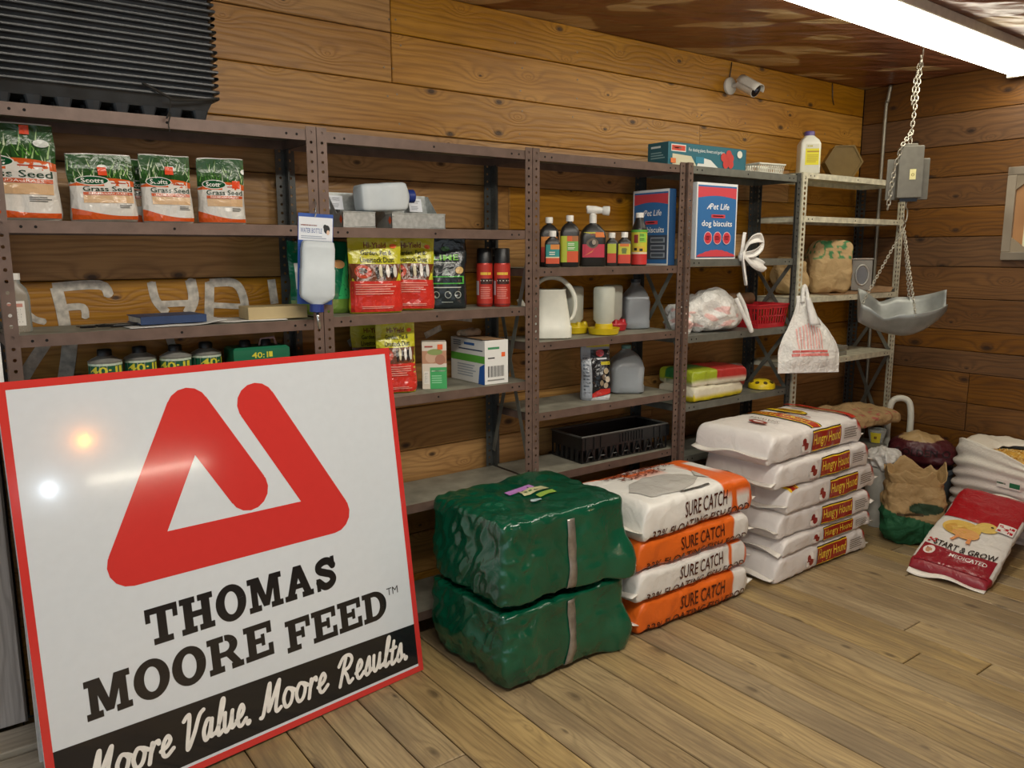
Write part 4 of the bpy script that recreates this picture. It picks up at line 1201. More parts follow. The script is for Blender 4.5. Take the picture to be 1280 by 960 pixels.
def lime_print(p, W_, H):
    p.text('LIME', -W_*.26, W_*.28, H*.68, H*.76, '7cc24a', .014); p.ell(0, H*.84, W_*.09, H*.035, '3a6a2a'); p.lines(-W_*.22, W_*.22, H*.63, H*.655, 1, 'b9c4b4')
    p.poly([(-W_*.10, H*.47), (W_*.10, H*.47), (0, H*.58)], '5b6a62'); p.poly([(-W_*.05, H*.47), (W_*.05, H*.47), (0, H*.54)], '9aa8a0')
    for x0, x1, z0, z1 in ((-.42, .36, .445, .46), (-.42, .40, .35, .366), (.36, .40, .37, .46), (-.44, -.40, .37, .46)): p.rect(W_*x0, W_*x1, H*z0, H*z1, '54b04a', 6, 2)
    p.ell(W_*.30, H*.54, W_*.09, H*.05, 'c9a86a'); p.lines(-W_*.28, W_*.36, H*.285, H*.315, 1, 'c8cfc6')
    for x in (-.22, .04, .26): p.ell(W_*x, H*.2, W_*.075, H*.05, 'a8b0a8'); p.ell(W_*x, H*.2, W_*.06, H*.04, '22282a')
    p.lines(-W_*.1, W_*.2, H*.085, H*.105, 1, 'a8b0a8'); p.rect(-W_*.44, -W_*.35, H*.79, H*.835, 'e2502c')
pouch('lime_bag', 'black and green lime pouch standing on the shelf', 'bag', (1.50, .130, Z23), -.45, .178, .278, .075, '232a2c', lime_print, seed=12, taper=.04)
REDCAN = mat('red_can', 'b93224', .3, .2)
def spray_lab(p):
    p.rect(0, 1, 0, 1, 'b93224', 24, 2); p.rect(.1, .36, .25, .6, 'cfd4da', 6); p.rect(.4, .66, .52, .66, '3a1a14', 6); p.lines(.40, .66, .70, .84, 1, 'e8c040'); p.lines(.40, .68, .58, .63, 1, 'd8d0c8'); p.lines(.4, .64, .15, .46, 6, 'd98a7c'); p.rect(0, 1, .0, .04, '7a1a14', 24)
spr = bottle('spray_can', 'red spray can standing behind the other one by the post', 'spray can', (1.695, .135, Z23), -.5, [(0, .030, .030, 2), (.004, .033, .033, 2), (.172, .033, .033, 2), (.178, .031, .031, 2)], REDCAN,
             ([(.176, .0325, .0325, 2), (.232, .031, .031, 2), (.236, .028, .028, 2)], BCAP), (.006, .17, -179, 179, spray_lab), 'red spray cans')
c = copy_tree(spr); c['label'] = 'red spray can with black cap standing in front of the other one'; c.location = (1.748, .086, Z23); c.rotation_euler.z = -.65

Z24 = U2[3]+.001
pouch('garden_dust_bag', 'yellow dust bag in shadow, peeping out behind another on the lower shelf', 'bag', (1.225, .222, Z24), -.2, .18, .262, .05, 'b7b02a', hy_print, gh, seed=14)
pouch('garden_dust_bag', 'yellow and red dust bag beside the bulb box, half behind the sign', 'bag', (1.258, .098, Z24), -.30, .155, .272, .07, 'c7c02c', hy_print, gh, seed=15, amp=.006)
def boxf(p):
    p.rect(0, .095, 0, .185, 'd9cfc0'); p.rect(0, .095, .10, .15, 'b98a6c'); p.ell(.035, .125, .022, .022, 'c9a48a'); p.ell(.07, .115, .02, .02, 'a8745c'); p.ell(.05, .145, .03, .012, '8a9a5a'); p.rect(.03, .095, .0, .085, '3fa45e'); p.lines(.036, .09, .065, .075, 1, 'e8f0e0'); p.lines(.036, .085, .02, .055, 4, '8fd0a0'); p.rect(.006, .026, .02, .07, 'e4e0d8'); p.lines(.008, .024, .025, .065, 6, '55504a'); p.rect(.06, .08, .155, .175, 'e8642c'); p.lines(.01, .045, .16, .172, 1, 'a8483c')
carton('plant_food_box', 'small upright box with green panel and photo print', 'box', (1.425, .10, Z24), -.5, .095, .06, .185, 'cfc5b6', {'front': boxf, 'left': lambda p: (p.rect(.004, .056, .01, .17, '8a6a54'), p.lines(.008, .05, .03, .12, 7, 'c9b8a8'))})
def cart_left(p):
    p.rect(0, .25, .085, .115, '5aa83c'); p.lines(.10, .19, .145, .168, 1, '2a5a9a'); p.rect(.06, .235, .133, .138, '2a3a5a'); p.lines(.05, .20, .02, .075, 5, 'a8b0b8'); p.poly([(.205, 0), (.25, 0), (.25, .085), (.215, .07)], '1f5aa8'); p.lines(.02, .09, .145, .17, 3, '6a7684')
def cart_front(p):
    p.lines(.015, .075, .135, .155, 1, '3a8a5a'); p.lines(.015, .05, .10, .112, 1, '2a2a2a'); p.rect(.082, .10, .11, .128, 'e8642c')
    for i in range(15): p.l -= p.step; p.rect(.015+i*.0055, .015+i*.0055+(.002 if i % 3 else .0036), .03, .075, '222222')
    p.l += p.step; p.lines(.012, .10, .010, .022, 1, '8a8a86')
t = carton('white_carton', 'opened white carton with green stripe and barcode', 'box', (1.672, .148, Z24), .0, .115, .25, .178, 'e2e2de', {'front': cart_front, 'left': cart_left}, cham=.0015)
CARD = mat('brown_cardboard', '9c7a58', .8, var=.1)
mb = MB(); mb.box(-.055, .055, -.12, .10, 0, .002); mb.build('open_flap', CARD, t, loc=(-.012, .0, .1815), rot=(0, .05, 0))
crumple('rag', 'crumpled tan rag lying on the white carton', 'cloth', (1.655, .20, Z24+.187), .2, (.09, .06, .02), mat('tan_rag', 'b09a82', .9), seed=3, amp=.012, freq=18, n=14)

# ================================================================== UNIT 3
Z32 = U3[1]+.001
BLK = mat('black_bottle_plastic', '1f1d1b', .35); WCAP = mat('white_cap', 'e8e6e0', .4)
def lab(bg, blocks, texts=()):
    def f(p):
        p.rect(0, 1, 0, 1, bg, 32)
        for (x0, x1, y0, y1, c) in blocks: p.rect(x0, x1, y0, y1, c, max(3, int(32*(x1-x0))))
        for (s, x0, x1, y0, y1, c) in texts: p.lines(x0, x1, y0, y1, s, c)
    return f
def sq(w, d, h, neck=.0105, sh=.16):
    """shoulder bottle profile"""
    return [(0, w*.46, d*.46, 5), (.004, w/2, d/2, 5), (h*(1-sh*1.6), w/2, d/2, 5), (h*(1-sh), w*.44, d*.44, 4), (h*(1-sh*.45), w*.26, d*.28, 3), (h*(1-sh*.25), neck, neck, 2), (h, neck, neck, 2)]
def capp(h, r, hh): return ([(h-.004, r, r, 2), (h+hh-.002, r, r, 2), (h+hh, r*.9, r*.9, 2)], WCAP)
gb = 'garden chemical bottles on one shelf'
bottle('small_chemical_bottle', 'small black bottle with white cap and teal-orange label, in front of a taller one', 'bottle', (2.005, .075, Z32), -.65, sq(.066, .036, .132), BLK, capp(.132, .0155, .02), (.015, .095, -60, 60, lab('2f8f8a', [(0, 1, .0, .3, 'd8552f'), (.3, 1, .75, 1, 'd98a3a'), (0, 1, .3, .36, 'e6d8b0')], [(2, .2, .9, .42, .64, 'e9e6d8')])), gb)
bottle('tall_chemical_bottle', 'tall black bottle behind the smallest labelled bottle', 'bottle', (2.070, .178, Z32), -.6, sq(.085, .05, .192), BLK, capp(.192, .0165, .022), (.02, .13, -58, 58, lab('c9402e', [(0, 1, .6, 1, 'd98a3a')])), gb)
bottle('tall_chemical_bottle', 'tall black bottle with green and orange label beside the hose sprayer', 'bottle', (2.118, .095, Z32), -.65, sq(.082, .05, .198), BLK, capp(.198, .0165, .022), (.02, .132, -95, 58, lab('b8c23a', [(.45, 1, 0, .42, 'd8562a'), (.45, 1, .42, .8, '6fae52'), (.45, .75, .8, 1, 'd8622a'), (.75, 1, .8, 1, 'a86a3a')], [(2, .5, .95, .62, .74, 'e8f0d8'), (2, .5, .95, .48, .58, 'f0f0e0')])), gb)
def sprayer(t):
    mb = MB(); mb.loft([(.19, .0165, .0165, 2), (.226, .0165, .0165, 2), (.228, .012, .012, 2), (.236, .012, .012, 2)], 20); mb.build('sprayer_collar', WCAP, t, True, angle=40)
    mb = MB(); mb.tube([(-.028, 0, .248), (-.02, 0, .248), (.01, 0, .247), (.04, 0, .245), (.045, 0, .245), (.072, 0, .243)], [.015, .018, .018, .013, .019, .021], 16); mb.build('sprayer_nozzle', WCAP, t, True, angle=50)
    mb = MB(); mb.box(-.03, -.014, -.01, .01, .25, .266, cham=.002); mb.build('sprayer_lever', WCAP, t)
def lab_hose(p):
    p.rect(0, 1, 0, 1, 'c9c33a', 10); p.rect(0, 1, 0, .52, 'c03048', 10); p.ell(.45, .56, .33, .2, '6a5a4a'); p.ell(.42, .54, .2, .13, '2a2a2a'); p.ell(.52, .6, .12, .1, 'a89a8a'); p.text('Hi-Yield', .3, .75, .87, .95, 'a8382a'); p.rect(.62, 1, .8, 1, 'd8742a', 4)
    p.poly([(.05, .05), (.5, .3), (.62, .45), (.4, .2)], 'd8804a')
bottle('hose_end_sprayer_bottle', 'wide black bottle topped with white hose-end sprayer', 'bottle', (2.262, .105, Z32), -.6, sq(.115, .062, .2, .014, .22), BLK, None, (.04, .15, -60, 60, lab_hose), gb, extra=sprayer)
bottle('small_chemical_bottle', 'small black bottle tucked behind its twin with yellow label', 'bottle', (2.375, .10, Z32), -.75, sq(.056, .034, .13), BLK, capp(.13, .0155, .02), (.015, .1, -50, 50, lab('c9402e', [(0, 1, .5, 1, 'b8c23a')])), gb)
bottle('small_chemical_bottle', 'small black bottle with yellow and red label beside the tall cylinder bottle', 'bottle', (2.43, .075, Z32), -.75, sq(.064, .036, .132), BLK, capp(.132, .0155, .02), (.012, .1, -60, 60, lab('c9c33a', [(0, 1, 0, .45, 'd0432e'), (.1, .9, .86, 1, 'd8742a'), (.25, .7, .5, .78, '6a7a3a')], [(2, .2, .8, .6, .75, '33321f')])), gb)
bottle('cylinder_bottle', 'tall cylindrical black bottle with white cap and green-red sleeve', 'bottle', (2.54, .09, Z32), -.75, [(0, .034, .034, 2), (.004, .036, .036, 2), (.165, .036, .036, 2), (.175, .033, .033, 2), (.205, .021, .021, 2), (.222, .018, .018, 2)], BLK, capp(.222, .0185, .02),
       (.006, .164, -170, 170, lab('c9c33a', [(0, 1, 0, .3, 'c8302c'), (0, 1, .3, .36, 'e6d0b0'), (.36, .62, .36, .52, 'd8b43a'), (.38, .45, .4, .48, '2a2a20'), (.5, .57, .38, .46, '2a2a20'), (.5, .66, .64, .9, '8fc94a'), (.38, .47, .62, .86, '8a2a2a'), (0, 1, .93, 1, '5aa03a')], [(2, .5, .62, .8, .88, '2a4a1a'), (2, .5, .62, .68, .76, '2a4a1a')])), gb)
def biscuit(p, w, h, back=False):
    p.rect(0, w, 0, h, 'e2e4e6'); p.rect(.008, w-.008, .008, h-.012, '2f6ca8', 8, 2)
    p.strip([(lerp(.008, w-.008, i/12), h*(.80+.035*sin(pi*i/12))) for i in range(13)], [(lerp(.008, w-.008, i/12), h-.02) for i in range(13)], 'cf4550')
    p.text('Pet Life', w*.33, w*.80, h*.655, h*.735, 'f2f4f6', .01, shear=.2); p.poly([(w*.24, h*.66), (w*.29, h*.70), (w*.33, h*.73), (w*.31, h*.665), (w*.29, h*.69), (w*.265, h*.655)], 'f2f4f6')
    p.rect(w*.36, w*.70, h*.545, h*.59, 'cf4550', 4); p.lines(w*.40, w*.66, h*.553, h*.582, 1, 'f2e8e8')
    p.text('dog biscuits', w*.13, w*.88, h*.41, h*.51, 'f4f6f8', .012)
    if not back:
        for i in range(3):
            x = w*(.29+.23*i); p.ell(x, h*.28, w*.10, h*.085, 'e8c0c4'); p.ell(x, h*.28, w*.09, h*.076, 'cf3a48'); p.lines(x-w*.06, x+w*.06, h*.25, h*.31, 3, 'f0d0d4')
        n = 14
        p.strip([(lerp(.008, w-.008, i/n), .012) for i in range(n+1)], [(lerp(.008, w-.008, i/n), h*(.045+.075*sin(pi*i/n)+.008*(i % 2))) for i in range(n+1)], 'cf4550')
    else:
        p.rect(.008, w-.008, h*.08, h*.40, '3a4658', 6)
        for j in range(3):
            for i in range(2): p.rect(w*(.08+.45*i), w*(.42+.5*i), h*(.10+.10*j), h*(.17+.10*j), '8f9aa8', 3); p.rect(w*(.10+.45*i), w*(.38+.5*i), h*(.115+.10*j), h*(.155+.10*j), '46525f', 3)
carton('dog_biscuit_box', 'dog biscuit box in shadow with grey printed panel behind the shelf post', 'box', (2.700, .152, Z32), -pi/2, .235, .045, .355, '26507e', {'front': lambda p: biscuit(p, .235, .355, True)})

Z33 = U3[2]+.001
PW = mat('white_hard_plastic', 'dcdccf', .38, var=.03); YEL = mat('yellow_plastic', 'd8bd1c', .35, var=.04); REDP = mat('red_plastic', 'b8242c', .35, var=.04)
# watering can / white pitcher with loop handle
t = thing('watering_can', 'white plastic watering can with big loop handle', 'watering can', (2.035, .105, Z33+.0015), -.55)
mb = MB(); mb.loft([(0, .082, .055, 4), (.004, .088, .06, 4), (.05, .088, .06, 4), (.054, .084, .057, 4), (.205, .060, .046, 4), (.21, .063, .049, 4)], 36, -.01, 0, cap1=False); mb.build('body', PW, t, True, angle=45, solid=.003)
mb = MB(); mb.loft([(.17, .067, .047, 4), (.171, .066, .046, 4)], 36, -.01, 0); mb.build('inner_floor', PW, t)
mb = MB(); mb.tube(smooth_line([(-.072, 0, .20), (-.066, 0, .235), (-.03, 0, .258), (.02, 0, .258), (.055, 0, .238), (.085, 0, .20), (.098, 0, .15), (.092, 0, .10), (.075, 0, .075)], 5), [.007+.004*sin(i/40*pi) for i in range(41)], 10); mb.build('handle', PW, t, True)
mb = MB(); mb.tube([(-.08, 0, .05), (-.12, 0, .12), (-.15, 0, .17)], [.02, .014, .012], 14); mb.build('spout', PW, t, True, angle=50)

JAR = mat('frosted_jar', 'd9dccf', .4, trans=.25, var=.02)
def waterer(name, label, loc, rz, dish, flower=False):
    t = thing(name, label, 'waterer', loc, rz, 'poultry waterers with jars upside down')
    mb = MB(); mb.loft([(.0, .058, .058, 2), (.003, .066, .066, 2), (.026, .072, .072, 2), (.03, .074, .074, 2), (.03, .070, .070, 2), (.012, .062, .062, 2), (.012, .043, .043, 2), (.048, .040, .040, 2), (.05, .036, .036, 2)], 36); mb.build('dish', dish, t, True, angle=35)
    mb = MB(); mb.loft([(.04, .036, .036, 2), (.055, .037, .037, 2), (.066, .043, .043, 3), (.20, .0435, .0435, 3), (.21, .042, .042, 3), (.216, .034, .034, 3)], 32); mb.build('jar', JAR, t, True, angle=50)
    if flower:
        mb = MB()
        for i in range(6):
            a = 2*pi*i/6; mb.loft([(.03, .014, .014, 2), (.045, .013, .013, 2), (.055, .008, .008, 2)], 12, .054*cos(a), .054*sin(a))
        mb.loft([(.028, .07, .07, 2), (.034, .068, .068, 2), (.05, .045, .045, 2)], 36)
        mb.build('feeding_ring', dish, t, True, angle=45)
    return t
waterer('poultry_waterer', 'yellow-based poultry waterer with clear jar, in front on the shelf', (2.318, .084, Z33), 0, YEL)
waterer('poultry_feeder', 'yellow-ringed poultry feeder behind the white watering can', (2.243, .212, Z33), .3, YEL, True)
waterer('poultry_feeder', 'red-ringed poultry feeder with jar behind the yellow waterer', (2.480, .200, Z33), .1, REDP, True)
JUGM = mat('translucent_jug', 'd6dadc', .3, trans=.8, var=.02)
def jug(name, label, loc, rz, w, h, cap, level=None):
    t = thing(name, label, 'jug', loc, rz, 'translucent gallon jugs')
    mb = MB(); mb.loft([(0, w*.42, w*.42, 4), (.008, w/2, w/2, 5), (h*.16, w/2, w/2, 5), (h*.2, w*.48, w*.48, 5), (h*.55, w/2, w/2, 5), (h*.72, w*.42, w*.42, 3.5), (h*.86, w*.22, w*.22, 2.5), (h*.92, .022, .022, 2), (h*.97, .021, .021, 2)], 36); mb.build('body', JUGM, t, True, angle=60)
    if level:
        mb = MB(); mb.loft([(.004, w*.44, w*.44, 4.5), (h*.16, w*.475, w*.475, 5), (level*h, w*.46, w*.46, 5)], 36); mb.build('powder_fill', mat('pale_powder', 'c3c9cf', .8), t, True, angle=60)
    mb = MB(); mb.tube(smooth_line([(w*.42, 0, h*.42), (w*.46, 0, h*.5), (w*.44, 0, h*.62), (w*.30, 0, h*.78), (w*.14, 0, h*.86)], 4), .011, 10); mb.build('handle', JUGM, t, True)
    mb = MB(); mb.loft([(h*.95, .024, .024, 2), (h*1.02, .024, .024, 2), (h*1.025, .02, .02, 2)], 20); mb.build('cap', cap, t, True, angle=40)
    return t
DCAP = mat('dark_cap', '2a3238', .5)
jug('gallon_jug', 'translucent jug standing behind the red-ringed feeder', (2.640, .205, Z33), -.5, .128, .235, DCAP, .66)
Z34 = U3[3]+.001
def hot_print(p, W_, H):
    p.rect(-W_*.46, -W_*.16, 0, H*.9, '9aa0a8', 3, 10); p.lines(-W_*.42, -W_*.2, H*.1, H*.8, 12, '5a6068')
    p.rect(-W_*.16, W_*.46, H*.10, H*.86, '15171c', 5, 8); p.rect(-W_*.3, W_*.46, H*.9, H*.985, 'b8a82a', 5, 2); p.ell(W_*.14, H*.80, W_*.13, H*.06, 'b8303a'); p.lines(W_*.02, W_*.40, H*.67, H*.73, 1, 'dfe2e6'); p.rect(W_*.15, W_*.45, H*.60, H*.655, 'c9b92a', 3)
    for x, z, r, c in ((.3, .5, .08, 'a8987c'), (.22, .4, .07, '6a5a4a'), (.34, .36, .09, 'c9bca8'), (.14, .3, .06, '8a7a62'), (.28, .26, .08, 'b0a08a')): p.ell(W_*x, H*z, W_*r, H*.05, c)
    p.poly([(-W_*.16, H*.05), (W_*.46, H*.12), (W_*.46, H*.2), (W_*.1, H*.2), (-W_*.16, H*.12)], 'c0302a'); p.poly([(-W_*.2, 0), (W_*.4, 0), (W_*.46, H*.10), (-W_*.16, H*.05)], 'e0e2e4')
pouch('dog_treat_bag', 'black and silver dog food pouch with red stripe', 'bag', (2.285, .10, Z34), -.5, .145, .268, .07, '8f959c', hot_print, seed=21, amp=.006)
jug('gallon_jug', 'translucent jug half full of pale powder beside the black pouch', (2.545, .165, Z34), -.6, .165, .222, mat('teal_cap', '5a8a86', .5), .58)
# black plastic flat
Z35 = U3[4]+.001
t = thing('plastic_flat', 'black plastic crate with slotted front on the low shelf', 'crate', (2.43, .145, Z35), -.03)
BP = mat('black_crate_plastic', '1a1b1c', .35, var=.15)
L_, B_, H_ = .54, .22, .125
mb = MB(); mb.box(-L_/2, L_/2, -B_/2, B_/2, 0, .005); mb.build('crate_floor', BP, t)
for (x0, x1, y0, y1, nm) in ((-L_/2, L_/2, -B_/2, -B_/2+.004, 'front_wall'), (-L_/2, L_/2, B_/2-.004, B_/2, 'back_wall'), (-L_/2, -L_/2+.004, -B_/2, B_/2, 'end_wall'), (L_/2-.004, L_/2, -B_/2, B_/2, 'end_wall')):
    mb = MB(); mb.box(x0, x1, y0, y1, .06, H_-.006)
    lx = x1-x0 > .1; n = 15 if lx else 6
    for i in range(n+1):
        c = lerp(x0, x1, i/n) if lx else lerp(y0, y1, i/n)
        if lx: mb.box(max(x0, c-.008), min(x1, c+.008), y0, y1, .004, .062)
        else: mb.box(x0, x1, max(y0, c-.008), min(y1, c+.008), .004, .062)
    if nm == 'front_wall':
        for i in range(7):   # A-shaped ribs and grille
            c = lerp(x0+.05, x1-.05, i/6)
            mb.tube([(c-.026, y0-.003, .006), (c, y0-.003, .06), (c+.026, y0-.003, .006)], .004, 6); mb.tube([(c-.015, y0-.003, .024), (c+.015, y0-.003, .024)], .003, 6)
        for i in range(9): mb.box(lerp(-.04, .12, i/9), lerp(-.04, .12, i/9)+.007, y0-.004, y0+.001, .07, .112)
        for xx in (-.25, -.2, -.16, .18, .22, .27): mb.box(xx, xx+.012, y0-.004, y0+.001, .062, .116)
    mb.build(nm, BP, t)
mb = MB()
for (x0, x1, y0, y1) in ((-L_/2-.004, L_/2+.004, -B_/2-.004, -B_/2+.006), (-L_/2-.004, L_/2+.004, B_/2-.006, B_/2+.004), (-L_/2-.004, -L_/2+.006, -B_/2, B_/2), (L_/2-.006, L_/2+.004, -B_/2, B_/2)): mb.box(x0, x1, y0, y1, H_-.008, H_, cham=.002)
mb.build('rim', mat('crate_rim', '4a4946', .4), t)

# ================================================================== UNIT 4
# teal box bridging the tops of two units
def teal_front(p):
    p.rect(0, .56, 0, .105, '1f6474', 10); p.poly([(.03, .004), (.20, .004), (.16, .05), (.03, .055)], 'c9c4a8'); p.poly([(.20, .004), (.36, .004), (.30, .04), (.22, .05)], 'd9dcd8'); p.rect(.02, .12, .066, .098, 'e4e0d8'); p.rect(.024, .116, .070, .094, 'c8432e'); p.lines(.032, .108, .073, .09, 1, 'f4ece4')
    p.text('For dusting plants, flowers and gardens', .14, .40, .068, .088, 'dfe8e8', .002); p.rect(.19, .25, .02, .05, '2c7f9a', 3)
    for dx, dz in ((0, 0), (.03, .012), (-.026, .014), (.012, .03), (-.01, -.018), (.028, -.016)): p.ell(.42+dx, .045+dz, .021, .021, 'c03a34')
    p.ell(.515, .08, .02, .018, 'd8d8cc'); p.rect(.015, .05, .012, .034, 'd8743a')
carton('duster_box', 'long teal box with red flowers lying across two unit tops', 'box', (2.98, .13, 1.917), -.01, .57, .13, .108, '1d5866', {'front': teal_front, 'left': lambda p: (p.lines(.02, .09, .075, .095, 1, 'c9d4d4'), p.lines(.02, .11, .03, .065, 3, '7fa4aa'))})
def basket(name, label, loc, rz, w, d, h, m1, nslot, flare=.9, group=None):
    t = thing(name, label, 'basket', loc, rz, group)
    mb = MB(); mb.box(-w/2*flare, w/2*flare, -d/2*flare, d/2*flare, 0, .004); mb.build('basket_floor', m1, t)
    def wall(a, b2, nm, n):
        a = Vector(a); b2 = Vector(b2); mb = MB(); e = (b2-a); nn = Vector((-e.y, e.x, 0)).normalized()*.0015
        def P(u, v): return a.lerp(b2, u)*(flare+(1-flare)*v)+Vector((0, 0, v*h))
        def quad(u0, u1, v0, v1):
            q = [P(u0, v0), P(u1, v0), P(u1, v1), P(u0, v1)]
            mb.add([p-nn for p in q]+[p+nn for p in q], [(0, 1, 2, 3), (7, 6, 5, 4), (0, 4, 5, 1), (1, 5, 6, 2), (2, 6, 7, 3), (3, 7, 4, 0)])
        quad(0, 1, 0, .18); quad(0, 1, .82, 1); quad(0, 1, .47, .53) if n > 8 else None
        for i in range(n+1): quad(max(0, (i-.16)/n), min(1, (i+.16)/n), .17, .83)
        mb.build(nm, m1, t)
    wall((-w/2, -d/2, 0), (w/2, -d/2, 0), 'front_wall', nslot); wall((w/2, -d/2, 0), (w/2, d/2, 0), 'end_wall', max(4, int(nslot*d/w))); wall((w/2, d/2, 0), (-w/2, d/2, 0), 'back_wall', nslot); wall((-w/2, d/2, 0), (-w/2, -d/2, 0), 'end_wall', max(4, int(nslot*d/w)))
    mb = MB(); 
    for (x0, x1, y0, y1) in ((-w/2-.004, w/2+.004, -d/2-.005, -d/2+.002), (-w/2-.004, w/2+.004, d/2-.002, d/2+.005), (-w/2-.005, -w/2+.002, -d/2, d/2), (w/2-.002, w/2+.005, -d/2, d/2)): mb.box(x0, x1, y0, y1, h-.008, h, cham=.0015)
    mb.build('rim', m1, t); return t
basket('small_white_basket', 'small white slotted basket on top of the grey shelves', (3.46, .10, 1.914), -.1, .19, .12, .055, PW, 12)
Z42 = U4[1]+.001
carton('dog_biscuit_sign', 'bright red and blue dog biscuit box facing out of the shelf', 'box', (2.962, .012, Z42), 0, .30, .05, .36, 'dfe2e6', {'front': lambda p: biscuit(p, .30, .36)})
PLAST = mat('thin_white_bag', 'e4e2de', .32, trans=.0, var=.05, bump=.5, bscale=40)
PLASTR = print_mat('printed_white_bag', .3, bump=.5, bscale=45)
# knotted white plastic bag tied to the shelf: loops and tails
t = thing('knotted_plastic_bag', 'white plastic bag knotted round the shelf edge beside the dog biscuit box', 'plastic bag', (3.155, -.024, 1.49))
def ribbon(pts, w, nm, seed):
    pts = smooth_line([tuple(p) for p in pts], 6); mb = MB(); n = len(pts)
    def fn(u, v):
        i = min(n-1, int(round(v*(n-1)))); p = Vector(pts[i]); a = Vector(pts[max(0, i-1)]); b2 = Vector(pts[min(n-1, i+1)]); tg = (b2-a).normalized(); sd = tg.cross(Vector((.5, -.8, .1))).normalized()
        k = w*(.55+.45*sin(pi*v))
        return p+sd*(u-.5)*k+Vector((.0, -.012, 0))*sin(u*7+seed)*.8
    mb.grid(fn, 8, n-1); mb.build(nm, PLAST, t, True, solid=.0015)
ribbon([(.0, 0, .02), (.04, -.01, .08), (.11, -.02, .095), (.13, -.02, .06), (.07, -.02, .02), (.01, 0, .01)], .05, 'loop', 1)
ribbon([(.0, 0, .02), (-.01, -.02, -.06), (.0, -.03, -.14)], .06, 'tail', 2)
ribbon([(.0, 0, .02), (.05, -.02, -.02), (.12, -.03, -.045), (.15, -.03, -.05)], .07, 'tail', 3)
ribbon([(-.01, 0, .0), (-.01, -.01, .06), (.0, -.01, .12)], .04, 'loop', 4)
mb = MB(); mb.loft([(-.02, .012, .012, 2), (0, .022, .02, 2), (.02, .018, .016, 2), (.035, .008, .008, 2)], 14); mb.build('knot', PLAST, t, True)
Z43 = U4[2]+.001
def bagshape(w, q):
    if q.x > .3: w.z += .02*(q.x-.3); w.x += .05*max(0, -q.z)*q.x
    if q.z > 0: w.z *= (1-.45*abs(q.x)**2)
    return w
def wcol(v):
    n = noise.noise(Vector((v[0]*14, v[2]*30, v[1]*9)))
    return lin('e3b9b4') if (n > .22 and .03 < v[2] < .13) else lin('e2e0dc')
t, _m = crumple('plastic_grocery_bag', 'crumpled white shopping bag with faint red print lying on the shelf', 'plastic bag', (3.065, .11, Z43), -.25, (.34, .20, .20), PLASTR, seed=5, e=2.4, amp=.022, freq=7, n=34, shape=bagshape, col=wcol)
mb = MB()
pts = smooth_line([(.10, -.10, .17), (.13, -.115, .10), (.17, -.12, .03), (.19, -.12, .0), (.185, -.10, .05), (.16, -.09, .13), (.12, -.09, .19)], 5)
mb.tube(pts, .011, 8); mb.build('handle_loop', PLAST, t, True)
t, _m = crumple('plastic_grocery_bag', 'small wad of white plastic bag against the brown shelf post', 'plastic bag', (2.812, .09, Z43), 0, (.085, .11, .13), PLASTR, seed=9, e=2.4, amp=.022, freq=13, n=22, col=wcol)
basket('red_basket', 'red slotted plastic basket beside the white shopping bag', (3.478, .105, Z43), .0, .262, .20, .125, REDP, 11, .88)
Z44 = U4[3]+.001
def cush(s, y, z):
    if z > .35:
        if s < -.1: return '9aa82c' if y < -.2 or y > .6 else '2f6a3a'
        return 'a8302c' if y < .75 else '9aa82c'
    return 'cfc8b4'
feed_bag('bird_seed_bag', 'green and red seed bag lying on a yellow one', 'bag', (3.06, .12, Z44+.07), -.05, .40, .24, .085, cush, {}, 'small seed bags lying on the shelf', seed=31, tape=False, tuck=.1, part='pillow')
feed_bag('bird_seed_bag', 'yellow and white seed bag underneath the green one', 'bag', (3.04, .115, Z44), .04, .40, .24, .075, lambda s, y, z: 'c9b818' if (z < .45 and y < -.2) else 'd8d2bc', {}, 'small seed bags lying on the shelf', seed=33, tape=False, tuck=.1, part='pillow')
feed_bag('grey_sack', 'small grey sack with red striped end behind the seed bags', 'bag', (3.352, .198, Z44), -.25, .17, .12, .13, lambda s, y, z: 'a03a30' if (s > .6 and int(y*9) % 2 == 0) else '8a8378', {}, seed=35, tape=False, tuck=.1, e=3, part='pillow')
t = thing('feeder_dish', 'yellow round feeder lid with holes lying on the shelf', 'feeder', (3.488, .064, Z44), .2)
mb = MB(); mb.loft([(0, .066, .066, 2), (.004, .072, .072, 2), (.022, .072, .072, 2), (.03, .066, .066, 2), (.048, .036, .036, 2), (.05, .03, .03, 2)], 36); mb.build('dish', YEL, t, True, angle=40)
HD = mat('hole_dark_yellow', '4a3c08', .6)
for i in range(8):
    a = 2*pi*i/8; mb = MB(); mb.tube([(.054*cos(a), .054*sin(a), .034), (.0565*cos(a), .0565*sin(a), .0385)], .011, 14); mb.build('feed_hole', HD, t)

# ================================================================== UNIT 5
ZT = U5[0]+.001
LAV = mat('purple_cap', '5a4a86', .4)
def lab_y(p): p.rect(0, 1, 0, 1, 'd8cf2a', 8); p.rect(0, 1, .78, 1, 'cfcdbb', 8); p.lines(.1, .5, .82, .95, 1, 'a8a02a'); p.lines(.1, .9, .55, .7, 1, 'a8862a'); p.lines(.1, .9, .1, .5, 5, 'b09a2a')
bottle('powder_jug', 'white jug with purple cap and yellow label on the shelf top', 'jug', (3.80, .06, ZT), -.75, [(0, .05, .05, 8), (.004, .054, .054, 9), (.158, .054, .054, 9), (.178, .046, .046, 6), (.198, .028, .028, 3), (.205, .024, .024, 2)], PW, ([(.203, .027, .027, 2), (.222, .027, .027, 2), (.226, .024, .024, 2)], LAV), (.045, .155, -28, 45, lab_y))
mb = MB()
TANP = mat('amber_translucent', '8a744a', .3, trans=.35, var=.05)
